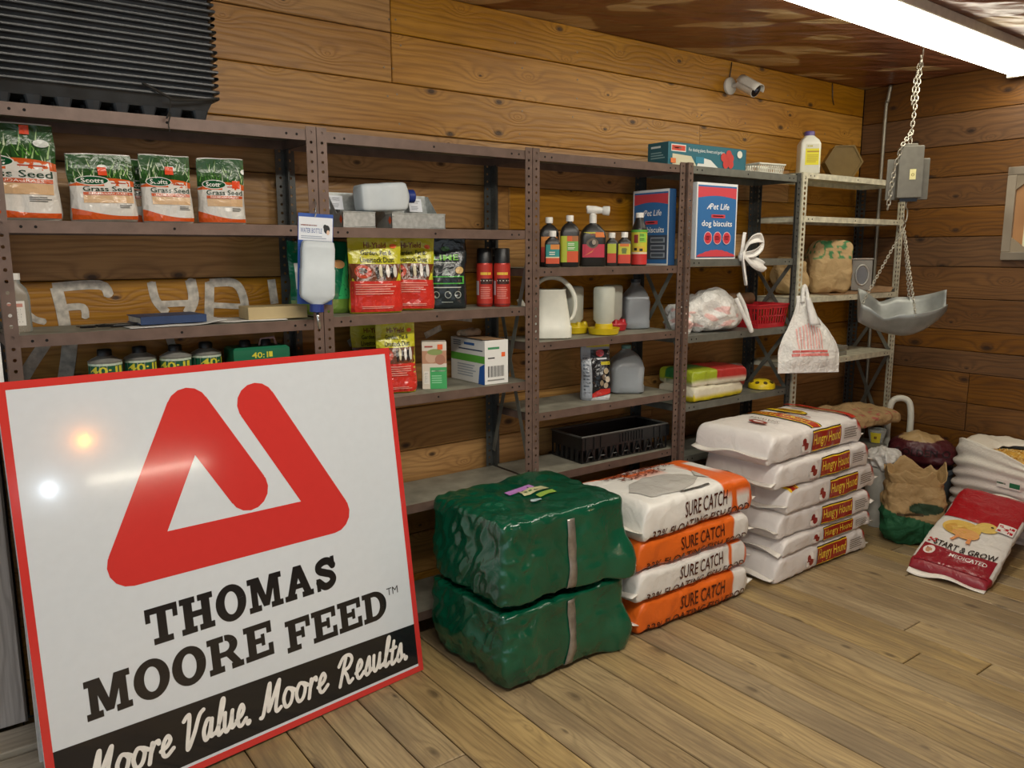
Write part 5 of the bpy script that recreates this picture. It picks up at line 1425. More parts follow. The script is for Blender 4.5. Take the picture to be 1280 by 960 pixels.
t = thing('hexagonal_tub', 'amber translucent hexagonal tub tipped on its side', 'container', (4.24, .13, ZT+.0945), rot=(0, 0, -.75))
n = 6; vs = []
for (y, r) in ((-.05, .105), (.07, .098)):
    for k in range(n): vs.append((r*cos(pi*k/3), y, r*sin(pi*k/3)))
mb.add(vs, [(k, (k+1) % n, n+(k+1) % n, n+k) for k in range(n)]+[tuple(range(n, 2*n))]); mb.build('hexagon_body', TANP, t, solid=.003)
mb = MB(); mb.add([(r*cos(pi*k/3), -.051, r*sin(pi*k/3)) for r in (.108, .098) for k in range(6)], [(k, (k+1) % 6, 6+(k+1) % 6, 6+k) for k in range(6)]); mb.build('hexagon_rim', TANP, t, solid=.004)
mb = MB(); mb.add([(.1*cos(pi*k/3), -.046, .1*sin(pi*k/3)) for k in range(6)], [tuple(range(6))]); mb.build('hexagon_lid', TANP, t, solid=.003)

Z53 = U5[2]+.001
KRAFT = print_mat('kraft_paper', .75, bump=.9, bscale=16)
def kraft_col(seed, green=True):
    def f(v):
        n = noise.noise(Vector((v[0]*38+seed, v[1]*38, v[2]*38)))
        if green and n > .12 and v[2] > .20: return lin('3f7a4a')
        return lin('b09468')
    return f
def sackshape(w, q):
    if q.z > .2: k = 1-.28*(q.z-.2); w.y *= k; w.x += .02*(q.z-.2)
    return w
crumple('paper_sack', 'folded brown paper sack with green leaf print on the cream shelf', 'paper bag', (4.17, .135, Z53+.006), -.7, (.23, .18, .305), KRAFT, seed=3, e=6, amp=.009, freq=8, n=34, shape=sackshape, col=kraft_col(2))
crumple('paper_sack', 'plain brown paper sack squashed behind the leaf-printed one', 'paper bag', (3.90, .20, Z53+.006), -.3, (.20, .10, .20), KRAFT, seed=6, e=3.5, amp=.018, freq=9, n=20, col=kraft_col(4, False))
mb = MB(); mb.grid(lambda u, v: ((u-.5)*.64, (v-.5)*.24, .0015+.008*abs(noise.noise(Vector((u*5, v*4, 2))))+.03*sstep(.965, 1, u)), 40, 10)
tag(mb.build('cardboard_sheet', mat('brown_cardboard', '9c7a58', .8), loc=(4.36, .125, Z53), rot=(0, 0, -.03), smooth=True, solid=.002), 'flattened brown cardboard sheet under the paper sack', 'cardboard')
t = thing('metal_tin', 'grey metal box with an oval window in its front', 'tin', (4.58, .17, Z53+.008), -.72)
mb = MB(); mb.box(-.06, .06, -.05, .05, 0, .19, cham=.004); mb.build('box', mat('tin_grey', '8f918c', .4, .5), t)
mb = MB(); mb.tube([(.038*cos(2*pi*i/24), -.051, .095+.062*sin(2*pi*i/24)) for i in range(24)], .006, 8, closed=True); mb.build('oval_ring', mat('tin_bright', 'b9bab4', .3, .7), t, True)
mb = MB(); mb.add([(.034*cos(2*pi*i/24), -.0515, .095+.058*sin(2*pi*i/24)) for i in range(24)], [tuple(range(24))]); mb.build('oval_window', mat('tin_window', '5d5f60', .2), t)
mb = MB(); mb.box(-.065, .065, -.055, .055, .19, .20, cham=.003); mb.build('lid', mat('tin_bright', 'b9bab4', .3, .7), t)
t = thing('cardboard_roll', 'rolled brown cardboard tube lying at the back of the red basket shelf', 'cardboard', (3.42, .215, Z43+.145), rot=(0, radians(90), -.05))
mb = MB(); mb.loft([(-.13, .03, .03, 2), (.13, .03, .03, 2)], 20, cap0=False, cap1=False); mb.build('tube_wall', mat('brown_cardboard', '9c7a58', .8), t, True, angle=40, solid=.004)
Z54 = U5[3]+.001
# galvanised racks lying on the shelf
RACK = mat('dull_zinc', '9d9d92', .4, .5)
for j, (x, y, zz, rz, L_, B_) in enumerate([(4.08, .13, 0, .05, .34, .22), (4.12, .14, .035, -.08, .30, .20)]):
    t = thing('wire_rack', ['flat zinc rack lying on the cream shelf', 'smaller zinc rack lying on top of another rack'][j], 'rack', (x, y, Z54+zz), rz)
    mb = MB(); mb.box(-L_/2, L_/2, -B_/2, -B_/2+.02, 0, .024, cham=.002); mb.box(-L_/2, L_/2, B_/2-.02, B_/2, 0, .024, cham=.002); mb.box(-L_/2, -L_/2+.02, -B_/2+.02, B_/2-.02, .001, .022); mb.box(L_/2-.02, L_/2, -B_/2+.02, B_/2-.02, .001, .022); mb.build('frame', RACK, t)
    for k in range(5):
        mb = MB(); yy = lerp(-B_/2+.045, B_/2-.045, k/4); mb.tube([(-L_/2+.01, yy, .018), (L_/2-.01, yy, .018)], .004, 8); mb.build('bar', RACK, t)
crumple('foil_wad', 'crumpled silver foil on the stacked racks', 'foil', (4.17, .12, Z54+.062), .3, (.11, .08, .03), GALV, seed=4, amp=.01, freq=25, n=14)

# white T-shirt bag hanging at the post between the grey and cream units
t = thing('hanging_shopping_bag', 'white shopping bag with red print hanging from the cream shelf post', 'plastic bag', (3.64, -.12, .87), rot=(-.24, 0, -.5))
def hang(sg):
    def fn(u, v):
        z = v*.42
        w = lerp(.175, .035, sstep(.25, 1.0, v)**.9)
        x = (u-.5)*2*w+.01*sin(v*4)
        bul = .055*(1-abs(2*u-1)**2.2)*(1-v)**.6*(.35+.65*sstep(0, .2, v))
        y = sg*bul+.010*noise.noise(Vector((u*7, v*6, sg*3)))+.006*noise.noise(Vector((u*18, v*5, sg)))
        return (x, y, z-.012*abs(2*u-1)**2*(1-v) if False else z)
    return fn
def hcol(u, v): return lin('e6e3de')
mb = MB(); mb.grid(hang(-1), 30, 36, colf=hcol); mb.grid(lambda u, v: hang(1)(1-u, v), 30, 36, colf=hcol); mb.build('bag', PLASTR, t, True, merge=True)
pr = Print(lambda x, z, l: Vector(hang(-1)(max(0, min(1, .5+(x-.01*sin(z/.42*4))/(2*lerp(.175, .035, sstep(.25, 1.0, z/.42)**.9)))), z/.42))+Vector((0, -l-.0015, 0)))
pr.rect(-.10, .10, .105, .118, 'd9706a', 12); pr.rect(-.105, .105, .085, .10, 'e0857e', 12); pr.lines(-.10, .10, .104, .120, 1, 'c94f48')
for k in range(9): pr.l -= pr.step; pr.rect(-.07+k*.0165, -.062+k*.0165, .125, .125+.14*(1-.05*abs(k-4)), 'e6b0aa', 1, 8)
pr.build('bag_print', PLASTR, t)
ln = MB(); ln.tube(smooth_line([(-.02, -.02, .38), (-.005, -.005, .44), (.01, .0, .475), (.02, .0, .44), (.015, -.015, .40)], 5), .011, 8); ln.build('handle_loop', PLAST, t, True)
ln = MB(); ln.grid(lambda u, v: (-.005+.03*(u-.5)*(1+v)+.04*v*.7, -.05-.012*sin(u*3)-.01*v, .40-.15*v), 6, 10); ln.build('folded_handle', PLAST, t, True, solid=.002)

# ================================================================== CORNER BELOW THE CREAM UNIT
BIN = mat('grey_bin_plastic', '5a5a54', .5, var=.1)
def bin_(label, loc, r, h, m1, e=3, rim=True, group=None, name='storage_bin'):
    t = thing(name, label, 'bin', loc, -.3, group)
    mb = MB(); mb.loft([(0, r*.82, r*.82, e), (.01, r*.85, r*.85, e), (h-.02, r*.98, r*.98, e), (h, r, r, e)], 40, cap1=False); mb.build('bin_body', m1, t, True, angle=45, solid=.004)
    mb = MB(); mb.loft([(h-.025, r*1.0, r*1.0, e), (h-.024, r*1.05, r*1.05, e), (h+.002, r*1.05, r*1.05, e), (h+.004, r*1.0, r*1.0, e), (h-.01, r*.95, r*.95, e)], 40, cap0=False, cap1=False); mb.build('rim', m1, t, True, angle=45)
    return t
GB = bin_('dark grey bin standing under the paper sack by the cream unit', (4.18, -.15, 0), .115, .40, BIN, 2)
def flatsack(w, q):
    w.z += .03*noise.noise(Vector((w.x*6, w.y*6, 1))); return w
crumple('paper_sack', 'flattened brown paper sack with red print laid over the grey bin', 'paper bag', (4.275, -.03, .503), -.04, (.58, .34, .075), KRAFT, seed=12, e=4, amp=.02, freq=6, n=30, shape=flatsack, col=lambda v: lin('a8504a') if noise.noise(Vector((v[0]*30, v[1]*30, v[2]*20))) > .33 and v[1] < -.05 else lin('a88a60'))
# white jug with a tall loop handle
t = thing('loop_handle_jug', 'white plastic container with tall loop handle against the corner', 'jug', (4.64, -.125, 0), -.9)
mb = MB(); mb.loft([(0, .08, .06, 4), (.01, .09, .07, 4), (.24, .09, .07, 4), (.28, .07, .05, 3)], 32); mb.build('body', PW, t, True, angle=50)
mb = MB(); mb.tube(smooth_line([(-.058, 0, .26), (-.064, 0, .40), (-.062, 0, .53), (-.045, 0, .60), (0, 0, .62), (.045, 0, .60), (.062, 0, .53), (.064, 0, .40), (.058, 0, .26)], 5), .019, 12); mb.build('loop_handle', PW, t, True)
t = thing('measuring_cup', 'small clear cup with yellow label beside the white loop handle', 'cup', (4.235, -.205, .414), -.9)
mb = MB(); mb.loft([(0, .035, .035, 2), (.08, .05, .05, 2)], 28, cap1=False); mb.build('cup_wall', CLEAR, t, True, angle=50, solid=.002)
pr = Print(lambda x, z, l: Vector((sin(x)*(.0375+.012*z/.08+l), -cos(x)*(.0375+.012*z/.08+l), z)), .003); pr.rect(-.9, .3, .005, .065, 'c9b92a', 8); pr.lines(-.5, -.1, .015, .05, 1, '5a2a1c'); pr.build('label', PRINT, t)
# bin with the maroon sack
bl = MB(); bl.loft([(.398, .125, .125, 2), (.41, .125, .125, 2), (.414, .112, .112, 2)], 40); bl.build('lid', BIN, GB, True, angle=40)
bin_('grey tub holding the maroon sack by the right wall', (4.48, -.362, 0), .158, .27, mat('blue_grey_tub', '6f7880', .5), 2.4)
def mar(v): return lin('b5986a') if v[2] > .235 else lin('4f1c22')
def marshape(w, q):
    if q.z > 0: w.z *= (1-.35*abs(q.x)**2)
    k = lerp(.70, 1, sstep(.082, .125, w.z+.13)); w.x *= k; w.y *= k      # narrow inside the tub, spread over its rim
    return w
t, mbm = crumple('maroon_feed_sack', 'open maroon paper sack with dark lettering set in the grey tub', 'feed bag', (4.475, -.355, .20), -1.15, (.36, .28, .26), print_mat('maroon_paper', .4, bump=.6, bscale=14), seed=21, e=3, amp=.014, freq=7, n=30, shape=marshape, col=mar)
bv = BVHTree.FromPolygons([Vector(v) for v in mbm.v], mbm.f)
def cast(x, z, l):
    h = bv.ray_cast(Vector((x, -1, z)), Vector((0, 1, 0))); return (h[0] if h[0] else Vector((x, -.15, z)))+Vector((0, -.003-l, 0))
pr = Print(cast); pr.text('GOLDEN O', -.14, .15, .155, .195, '1f0d0f', .012); pr.build('sack_lettering', PRINT, t)
# white heap between the stack and the sacks
crumple('plastic_heap', 'crumpled white plastic wrapping with blue print beside the dog food stack', 'plastic bag', (4.04, -.352, .33), .3, (.20, .165, .10), PLASTR, seed=17, e=2.4, amp=.022, freq=12, n=28, col=lambda v: lin('3a4f8a') if (v[0] > .04 and v[2] > .05 and noise.noise(Vector((v[0]*25, v[1]*25, v[2]*30))) > .05) else lin('cfcdc8'))
bin_('white bucket under the crumpled plastic wrapping', (4.04, -.355, 0), .085, .335, mat('dull_white_bucket', 'b9b8b0', .5), 2, name='bucket')
# brown open sack, green foot
def bcol(v):
    n = noise.noise(Vector((v[0]*9, v[1]*9, v[2]*9)))
    if v[2] < .15-.25*v[0]: return lin('14512f')
    if ((v[0]-.05)/.085)**2+((v[2]-.205)/.032)**2 < 1: return lin('28402a')
    return lin('a08358')
def brn(w, q):
    if q.z > .55: k = 1+.10*(q.z-.55); w.x *= k; w.y *= k
    return w
t, mbb = crumple('open_paper_sack', 'open brown paper sack with dark green foot on the floor', 'feed bag', (3.93, -.59, 0), -.95, (.28, .21, .335), KRAFT, seed=23, e=4.5, amp=.016, freq=8, n=56, shape=brn, col=bcol)
mb = MB()   # rolled-open collar
def collar(u, v):
    a = 2*pi*u; x, y = sup(a, .122+.025*v, .09+.025*v, 3); k = noise.noise(Vector((cos(a)*3, sin(a)*3, v*2)))
    return (x*(1+.10*k), y*(1+.10*k), .295+.095*v*(1+.9*noise.noise(Vector((cos(a)*2.2+5, sin(a)*2.2, 0))))+.02*k)
mb.grid(collar, 48, 8, wrapu=True, col=lin('a88b5e')); mb.build('torn_collar', KRAFT, t, True, solid=.003)
mb = MB(); mb.loft([(.318, .12, .088, 3), (.334, .09, .06, 3), (.338, .01, .01, 3)], 36, cap0=False); mb.build('feed_fill', mat('dark_feed', '3a2c1c', .9, bump=.8, bscale=120), t, True)
pr_b = BVHTree.FromPolygons([Vector(v) for v in mbb.v], mbb.f)
def castb(x, z, l):
    h = pr_b.ray_cast(Vector((x, -1, z)), Vector((0, 1, 0))); return (h[0] if h[0] else Vector((x, -.13, z)))+Vector((0, -.003-l, 0))
pr = Print(castb); pr.lines(-.09, .08, .155, .185, 1, '4a3a22'); pr.build('sack_lettering', PRINT, t)

# big white woven sack of corn
t = thing('corn_sack', 'big white woven sack, open and full of yellow corn', 'feed bag', (4.53, -.86, 0), -.12)
WOV = print_mat('white_woven', .55, bump=.25, bscale=60)
def wov(v0, v1, inset=0):
    def fn(u, v):
        z = lerp(v0, v1, v); a = 2*pi*u
        x, y = sup(a, .20-inset, .29-inset, 4.5)
        wr = .009*sin(z*105+6*noise.noise(Vector((x*3, y*3, z*2))))*sstep(.5, .36, z)
        k = 1+(wr+.008*noise.noise(Vector((x*8, y*8, z*8))))/.25
        top = sstep(.36, .5, z)
        zz = z+top*.05*noise.noise(Vector((x*5, y*5, 3)))+top*.045*max(0, cos(a-2.4))**6
        zz -= top*.085*sstep(.1, -.29, y)
        return (x*k*(1-.03*top), y*k*(1-.05*top), zz)
    return fn
mb = MB(); mb.grid(wov(0, .47), 72, 60, wrapu=True, colf=lambda u, v: lin('d8cdc4') if v < .75 else lin('e2dccf')); mb.build('woven_sack', WOV, t, True, solid=.003)
mb = MB()
def fold(u, v):
    a = 2*pi*u; p = Vector(wov(0, .47)(u, 1)); q = Vector((-.05+.13*cos(a), -.03+.15*sin(a), .435+.05*cos(a)*.5-.02*(sin(a) < 0)))
    r = p.lerp(q, v); r.z += .012*sin(v*pi)+.012*noise.noise(Vector((cos(a)*3, sin(a)*3, v*3))); return r
mb.grid(fold, 72, 10, wrapu=True, col=lin('e6dfd0')); mb.build('folded_rim', WOV, t, True, solid=.003)
CORN = mat('corn_kernels', 'd9a848', .5, var=.15)
mb = MB(); mb.loft([(.36, .12, .15, 3), (.43, .12, .14, 3), (.45, .05, .06, 2)], 30, -.05, -.03); mb.build('corn_bed', CORN, t, True)
ck = MB(); rc = random.Random(5)
for _ in range(420):
    a = rc.uniform(0, 2*pi); r_ = math.sqrt(rc.random()); x = -.05+.125*r_*cos(a); y = -.03+.15*r_*sin(a); z = .432+.02*(1-r_)+rc.uniform(0, .006); s = rc.uniform(.005, .007)
    q = Matrix.Rotation(rc.uniform(0, 6), 3, 'Z') @ Matrix.Rotation(rc.uniform(0, 3), 3, 'X')
    vs = [Vector((x, y, z))+q @ Vector((sx*s*1.1, sy*s*.8, sz*s*.55)) for sx, sy, sz in ((1, 0, 0), (-1, 0, 0), (0, 1, 0), (0, -1, 0), (0, 0, 1), (0, 0, -1))]
    c = lin(rc.choice(['e0b050', 'd8a040', 'ecc878', 'c98f34', 'f0dca0']))
    ck.add(vs, [(0, 2, 4), (2, 1, 4), (1, 3, 4), (3, 0, 4), (2, 0, 5), (1, 2, 5), (3, 1, 5), (0, 3, 5)], c)
k_ = ck.build('corn_kernels', print_mat('corn_print', .45), t, True); k_['kind'] = 'stuff'
pr = Print(lambda x, z, l: Vector((-.205-l-.008, -x, z))); pr.rect(.0, .12, .285, .325, 'e4ddd4', 2); pr.lines(.0, .06, .295, .315, 1, '2f6a4a'); pr.rect(.065, .118, .292, .318, '1f6a44'); pr.build('green_logo', PRINT, t)

# red and white chick feed bag slumped against the corn sack
def chick_bag():
    def colf(s, y, z):
        return 'a3141f' if s > .5 else ('8a1b29' if s < -.85 else 'd6d2cc')
    def warp(p): return (p[0], p[1], p[2]+.03*sin((p[0]+.3)*3))
    def art(p):
        # x along the bag from its foot (-.36), y across (-.21 near the viewer .. .21)
        p.poly([(-.355, -.20), (-.24, -.20), (-.20, -.10), (-.19, .0), (-.20, .10), (-.24, .2), (-.355, .2)], '8e1c2a')
        n = 14
        p.rect(.02, .35, -.20, .20, 'a01826', 12, 12)
        p.poly([(.02, -.2), (.10, -.2), (.03, .0), (.06, .2), (.02, .2)], 'd9d5cf')
    t, T_ = feed_bag('chick_feed_bag', 'red and white chick feed bag with yellow chick, slumped on the floor', 'feed bag', (3.90, -.917, .103), 0, .80, .34, .06, colf, {}, seed=41, rot=(radians(5), radians(-15), radians(8)), tuck=.1, warp=None, tape=True, e=4)
    return t
cb = chick_bag()
body = cb.children[0]
me = body.data; bv2 = BVHTree.FromPolygons([v.co.copy() for v in me.vertices], [tuple(p.vertices) for p in me.polygons])
def castt(x, y, l):
    h = bv2.ray_cast(Vector((x, y, 1)), Vector((0, 0, -1))); return (h[0] if h[0] else Vector((x, y, .05)))+Vector((0, 0, .003+l))
# rows of the print run across the bag; text reads with the foot end down
pr = Print(castt, .0006, .0004)
def rot_text(s, y0, y1, x0, x1, col, bold=.012, arc=0):
    """reads with 'up' towards the bag top (+x); left is +y"""
    vs, fs = text2d(s, bold); pr._put([(lerp(x0, x1, b)+arc*(1-(2*a-1)**2), lerp(y0, y1, a)) for a, b in vs], fs, col)
def gridpoly(x0f, x1f, y0, y1, col, n=24, k=12):
    vs = []; 
    for j in range(n+1):
        y = lerp(y0, y1, j/n); a, b = x0f(y), x1f(y)
        vs += [(lerp(a, b, i/k), y) for i in range(k+1)]
    fs = [(j*(k+1)+i, j*(k+1)+i+1, (j+1)*(k+1)+i+1, (j+1)*(k+1)+i) for j in range(n) for i in range(k)]
    pr._put(vs, fs, col)
gridpoly(lambda y: -.365, lambda y: -.235+.5*y*y*2, -.158, .158, '8a1b29')
gridpoly(lambda y: .06+.12*max(0, -y-.02), lambda y: .38, -.158, .158, 'a3141f')
pr.ell(-.27, .12, .035, .025, 'e2d6d0'); pr.ell(-.275, .12, .02, .014, 'b98a6a')
rot_text('START & GROW', .12, -.15, -.215, -.165, '1f1a1a', .016, arc=-.02); rot_text('MEDICATED', .03, -.13, -.285, -.258, 'e6dcd8', .004)
for i in range(3):
    for j in range(3):
        if (i+j) % 2 == 0: pr.l -= pr.step; pr.rect(-.20+i*.012, -.188+i*.012, .115+j*.012, .127+j*.012, 'b02430')
pr.l += pr.step*2
# chick: body, head, wing, beak, eye, legs
pr.ell(-.03, .05, .07, .085, 'd9b45a', 30); pr.ell(.03, -.045, .048, .05, 'dcbd66', 28); pr.ell(-.045, .07, .045, .05, 'c89a48', 24); pr.ell(-.07, .02, .045, .06, 'd8a060', 24)
pr.poly([(.03, -.09), (.045, -.115), (.02, -.095)], 'c97a3a'); pr.ell(.045, -.065, .007, .007, '1a1410')
pr.poly([(-.10, .05), (-.15, .07), (-.15, .055), (-.10, .035)], 'd8905a'); pr.poly([(-.10, .0), (-.15, .0), (-.15, -.02), (-.10, -.015)], 'd8905a')
pr.rect(.02, .10, -.158, -.082, 'e2dcd6', 4, 4)
for i in range(3):
    for j in range(3):
        if (i+j) % 2 == 0: pr.l -= pr.step; pr.rect(.03+i*.02, .05+i*.02, -.153+j*.022, -.131+j*.022, 'b02430', 2, 2)
pr.build('printed_face', PRINT_GLOSS, cb)
crumple('red_sack', 'dark red sack edge showing behind the corn sack by the wall', 'feed bag', (4.66, -.50, 0), 0, (.16, .10, .47), mat('dark_red_sack', '6a2226', .5), seed=3, e=4, amp=.01, n=16) if False else None

# ================================================================== ON THE WALLS AND CEILING
# surveillance camera
t = thing('security_camera', 'white bullet security camera mounted high on the back wall', 'camera', (3.44, WY-.002, 2.395))
CW = mat('camera_white', 'd2cfc6', .35); CB = mat('camera_black', '15161a', .15)
mb = MB(); mb.tube([(0, 0, 0), (0, -.012, 0), (0, -.024, 0)], [.045, .045, .03], 24); mb.build('wall_plate', CW, t, True, angle=40)
mb = MB(); mb.tube([(0, -.02, 0), (.02, -.06, .0), (.035, -.085, -.005)], .012, 12); mb.build('arm', CW, t, True)
h = bpy.data.objects.new('camera_head', None)
d = Vector((.05, -.83, -.5)).normalized(); c0 = Vector((.02, -.075, .005))
mb = MB(); mb.tube([c0-d*.02, c0-d*.015, c0+d*.095], [.02, .034, .036], 28); mb.build('head', CW, t, True, angle=40)
mb = MB(); mb.tube([c0+d*.09, c0+d*.097], .032, 28); mb.build('lens_face', CB, t, True, angle=40)
mb = MB(); mb.tube([c0+d*.095, c0+d*.101], .012, 16); mb.build('lens', mat('lens_glass', '3a4258', .05), t, True)
up = Vector((0, 0, 1)); sd = d.cross(up).normalized(); uu = sd.cross(d)
mb = MB(); mb.grid(lambda u, v: c0+d*lerp(-.02, .115, v)+(sd*sin(lerp(-1.5, 1.5, u))+uu*cos(lerp(-1.5, 1.5, u)))*.040, 20, 4); mb.build('sun_shield', CW, t, True, solid=.003)
mb = MB(); mb.tube(smooth_line([(0, .0, .04), (.004, -.003, .08), (.012, -.003, .125)], 4), .003, 6); mb.build('cable', CB, t)
mb = MB(); mb.tube(smooth_line([(4.44, WY-.003, 2.40), (4.42, WY-.004, 2.44), (4.41, WY-.004, 2.525)], 4), .0025, 6); tag(mb.build('wire', CB, smooth=True), 'short dark wire dangling down the back wall by the corner', 'wire')
# conduit
mb = MB(); mb.tube(smooth_line([(WX-.012, .155, CEIL-.005), (WX-.014, .165, 2.44), (WX-.014, .175, 2.3), (WX-.014, .175, 1.2), (WX-.014, .175, .2)], 6), .011, 12)
tag(mb.build('conduit_pipe', mat('conduit_grey', '8f8a7c', .4, .5), smooth=True), 'thin grey conduit pipe running down the right wall', 'pipe')
# picture frame
t = thing('picture_frame', 'weathered grey wooden picture frame hanging on the right wall', 'picture frame', (WX-.002, -.57, 1.465), rot=(0, 0, -pi/2))
FR = wood('frame_grey_wood', '6a5f50', '8d8170', 'a39884', '5a4f40', knots=.2)
FW, FH = .62, .51
for (x0, x1, z0, z1) in ((0, FW, 0, .045), (0, FW, FH-.045, FH), (0, .045, .045, FH-.045), (FW-.045, FW, .045, FH-.045)):
    mb = MB(); mb.box(x0, x1, -.028, 0, z0, z1, cham=.003); mb.build('frame_side', FR, t)
for (cx, cz, sx, sz) in ((.045, .045, 1, 1), (FW-.045, .045, -1, 1), (.045, FH-.045, 1, -1), (FW-.045, FH-.045, -1, -1)):
    mb = MB(); vs = [(cx, -.024, cz), (cx+sx*.10, -.024, cz), (cx, -.024, cz+sz*.08)]; vs += [(a, -.010, c) for a, b, c in vs]; mb.add(vs, [(0, 1, 2), (5, 4, 3), (0, 3, 4, 1), (1, 4, 5, 2), (2, 5, 3, 0)]); mb.build('corner_block', FR, t)
mb = MB(); mb.box(.04, FW-.04, -.010, -.004, .04, FH-.04); mb.build('backing_board', wood('frame_backing', '8a5a2c', 'b07a40', 'c08a4c', '6a4422', knots=.3), t)
mb = MB(); mb.box(.10, FW-.10, -.013, -.0095, .075, FH-.06); mb.build('paper_print', mat('cream_paper', 'e6e4c4', .5), t)

# hanging scale on chains
STL = mat('zinc_chain', 'b5b0a2', .3, .75); SBOX = mat('scale_grey_enamel', '6f6b60', .4, .2, var=.06)
def chain(mb, p0, p1, sag=0, lk=.030, r=.0028, wd=.0085):
    p0 = Vector(p0); p1 = Vector(p1); L_ = (p1-p0).length; n = max(1, int(L_/(lk*.72)))
    for i in range(n):
        a = p0.lerp(p1, i/n); b2 = p0.lerp(p1, (i+1)/n); off = lambda k: Vector((0, 0, -sag*4*k*(1-k)))
        a = a+off(i/n); b2 = b2+off((i+1)/n); d = (b2-a).normalized(); c = (a+b2)/2
        u = d.orthogonal().normalized(); w = d.cross(u)
        if i % 2: u, w = w, u
        pts = []
        for k in range(12):
            an = 2*pi*k/12; sx = cos(an)*wd; sy = sin(an)*wd+(lk/2-wd if sin(an) > 0 else -(lk/2-wd))
            pts.append(c+u*sx+d*sy)
        mb.tube(pts, r, 6, closed=True)
HK = Vector((4.03, -.41, CEIL)); SP = Vector((3.92, -.435, 2.045))
t = thing('hanging_scale', 'grey hanging scale with metal pan, hung on chains from the ceiling', 'scale', tuple(HK))
T0 = HK.copy()
class Off(MB):
    def build(s, *a, **k):
        s.v = [tuple(Vector(v)-T0) for v in s.v]; return super().build(*a, **k)
mb = Off(); mb.tube(smooth_line([HK+Vector((0, 0, 0)), HK+Vector((0, 0, -.03)), HK+Vector((-.012, 0, -.05)), HK+Vector((-.024, 0, -.035))], 5), .004, 8); mb.build('ceiling_hook', STL, t, True)
mb = Off(); chain(mb, HK+Vector((-.008, 0, -.05)), SP+Vector((0, 0, .01))); mb.build('main_chain', STL, t, True)
mb = Off(); chain(mb, HK+Vector((-.012, 0, -.05)), HK+Vector((-.04, .005, -.13))); chain(mb, HK+Vector((-.04, .005, -.13)), HK+Vector((-.062, .005, -.28))); mb.build('loose_chain', STL, t, True)
# scale housing: rotate so that the front looks along the aisle
Rz = Matrix.Rotation(-.95, 3, 'Z')
def place(mb, c):
    mb.v = [tuple(Vector(c)+Rz @ Vector(v)) for v in mb.v]; return mb
SC0 = Vector((3.905, -.45, 1.775))
mb = Off(); mb.box(-.055, .055, -.05, .035, .005, .26, cham=.004); place(mb, SC0).build('front_housing', SBOX, t)
mb = Off(); mb.box(-.098, .098, .0355, .05, .0, .205, cham=.003); place(mb, SC0).build('back_plate', SBOX, t)
mb = Off(); mb.box(-.03, .03, -.02, .02, .26, .274, cham=.004); place(mb, SC0).build('top_lug', SBOX, t)
mb = Off(); mb.box(-.04, .04, -.04, .03, -.012, .006); place(mb, SC0).build('underside', CB, t)
mb = Off(); mb.box(-.004, .024, -.0525, -.0498, .095, .145); place(mb, SC0).build('yellow_dial', mat('dial_cream', 'e8dfa0', .4), t)
mb = Off(); mb.tube([Vector((.01+.006*cos(2*pi*i/12), -.053, .118+.006*sin(2*pi*i/12))) for i in range(12)], .0015, 6, closed=True); place(mb, SC0).build('dial_mark', mat('dial_ring', '9a8a4a', .4), t)
# second chain looped over the box side
mb = Off(); a = SP+Vector((0, 0, .06)); L1 = SC0+Rz @ Vector((-.075, -.055, .2)); chain(mb, a, SC0+Rz @ Vector((-.05, -.06, .26))); chain(mb, SC0+Rz @ Vector((-.05, -.06, .26)), L1+Vector((0, 0, -.05))); chain(mb, L1+Vector((0, 0, -.05)), SC0+Rz @ Vector((-.095, -.06, -.05))); mb.build('side_chain', STL, t, True)
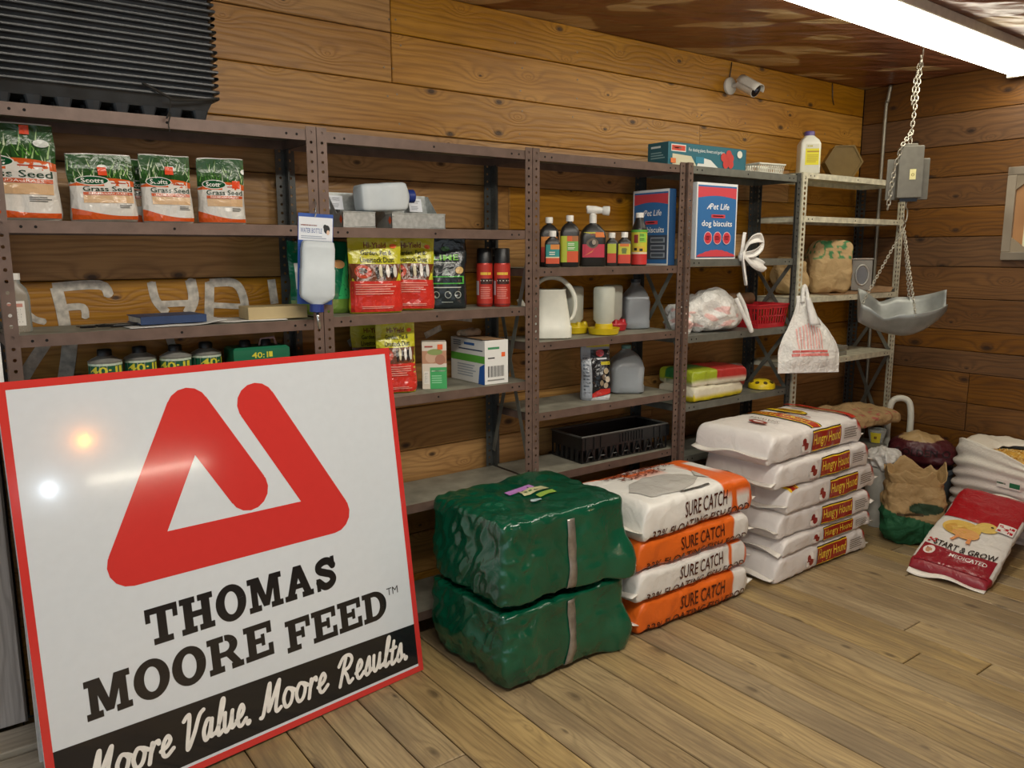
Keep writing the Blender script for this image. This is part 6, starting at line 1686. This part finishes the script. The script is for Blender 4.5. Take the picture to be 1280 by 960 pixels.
# hook, pan chains and pan
HB = SC0+Vector((0, 0, -.005)); R0 = HB+Vector((-.01, 0, -.125))
mb = Off(); mb.tube(smooth_line([HB, HB+Vector((-.006, 0, -.03)), HB+Vector((.012, 0, -.05)), HB+Vector((.012, 0, -.09)), HB+Vector((-.004, 0, -.108)), HB+Vector((-.02, 0, -.092)), HB+Vector((-.02, 0, -.07))], 5), .0038, 8); mb.build('pan_hook', STL, t, True)
mb = Off(); mb.tube([R0+Vector((.012*cos(2*pi*i/14), 0, .012*sin(2*pi*i/14))) for i in range(14)], .0028, 6, closed=True); mb.build('ring', STL, t, True)
PC = Vector((3.80, -.52, 1.165)); e1 = Rz @ Vector((1, 0, 0)); e2 = Rz @ Vector((0, 1, 0))
def pan(u, v):
    # u along the scoop (tail .. lip), v across from rim to rim
    s = lerp(-1, 1, u); k = 2*v-1
    wdt = .118*math.sqrt(max(.02, 1-(max(0, s-.1)/.92)**2)) if s > 0 else .118*(1-.35*max(0, -s-.45))
    dep = .135*(1-.62*max(0, s)**2)-.02*max(0, -s)
    x = s*.20; y = k*wdt; z = -dep*(1-abs(k)**2.2)
    z += .045*abs(s)**2.2+.035*k
    # notch in the near rim, flared rear end
    z += .012*abs(k)**3
    return PC+e1*x+e2*y+Vector((0, 0, z+.07-.035*max(0, 1-abs(s+.45)/.35)*abs(k)**4))
PANM = mat('pan_zinc', '8f928e', .4, .3, var=.12, scale=12)
mb = Off(); mb.grid(pan, 30, 20); mb.build('pan', PANM, t, True, solid=.003)
mb = Off(); n_ = 20
c_ = Vector(pan(0, .5))
ring = [Vector(pan(0, i/n_)) for i in range(n_+1)]; mb.add(ring, [tuple(range(n_+1))]); mb.build('pan_end', PANM, t, solid=.003)
mb = Off(); chain(mb, R0+Vector((0, 0, -.012)), Vector(pan(.62, .98))+Vector((0, 0, .0)), lk=.02, r=.002, wd=.0055); mb.build('pan_chain', STL, t, True)
mb = Off(); chain(mb, R0+Vector((0, 0, -.012)), Vector(pan(.04, .5))+Vector((0, 0, .10)), lk=.02, r=.002, wd=.0055); mb.build('pan_chain', STL, t, True)
mb = Off(); chain(mb, R0+Vector((0, 0, -.012)), Vector(pan(.62, .02)), lk=.02, r=.002, wd=.0055); mb.build('pan_chain', STL, t, True)
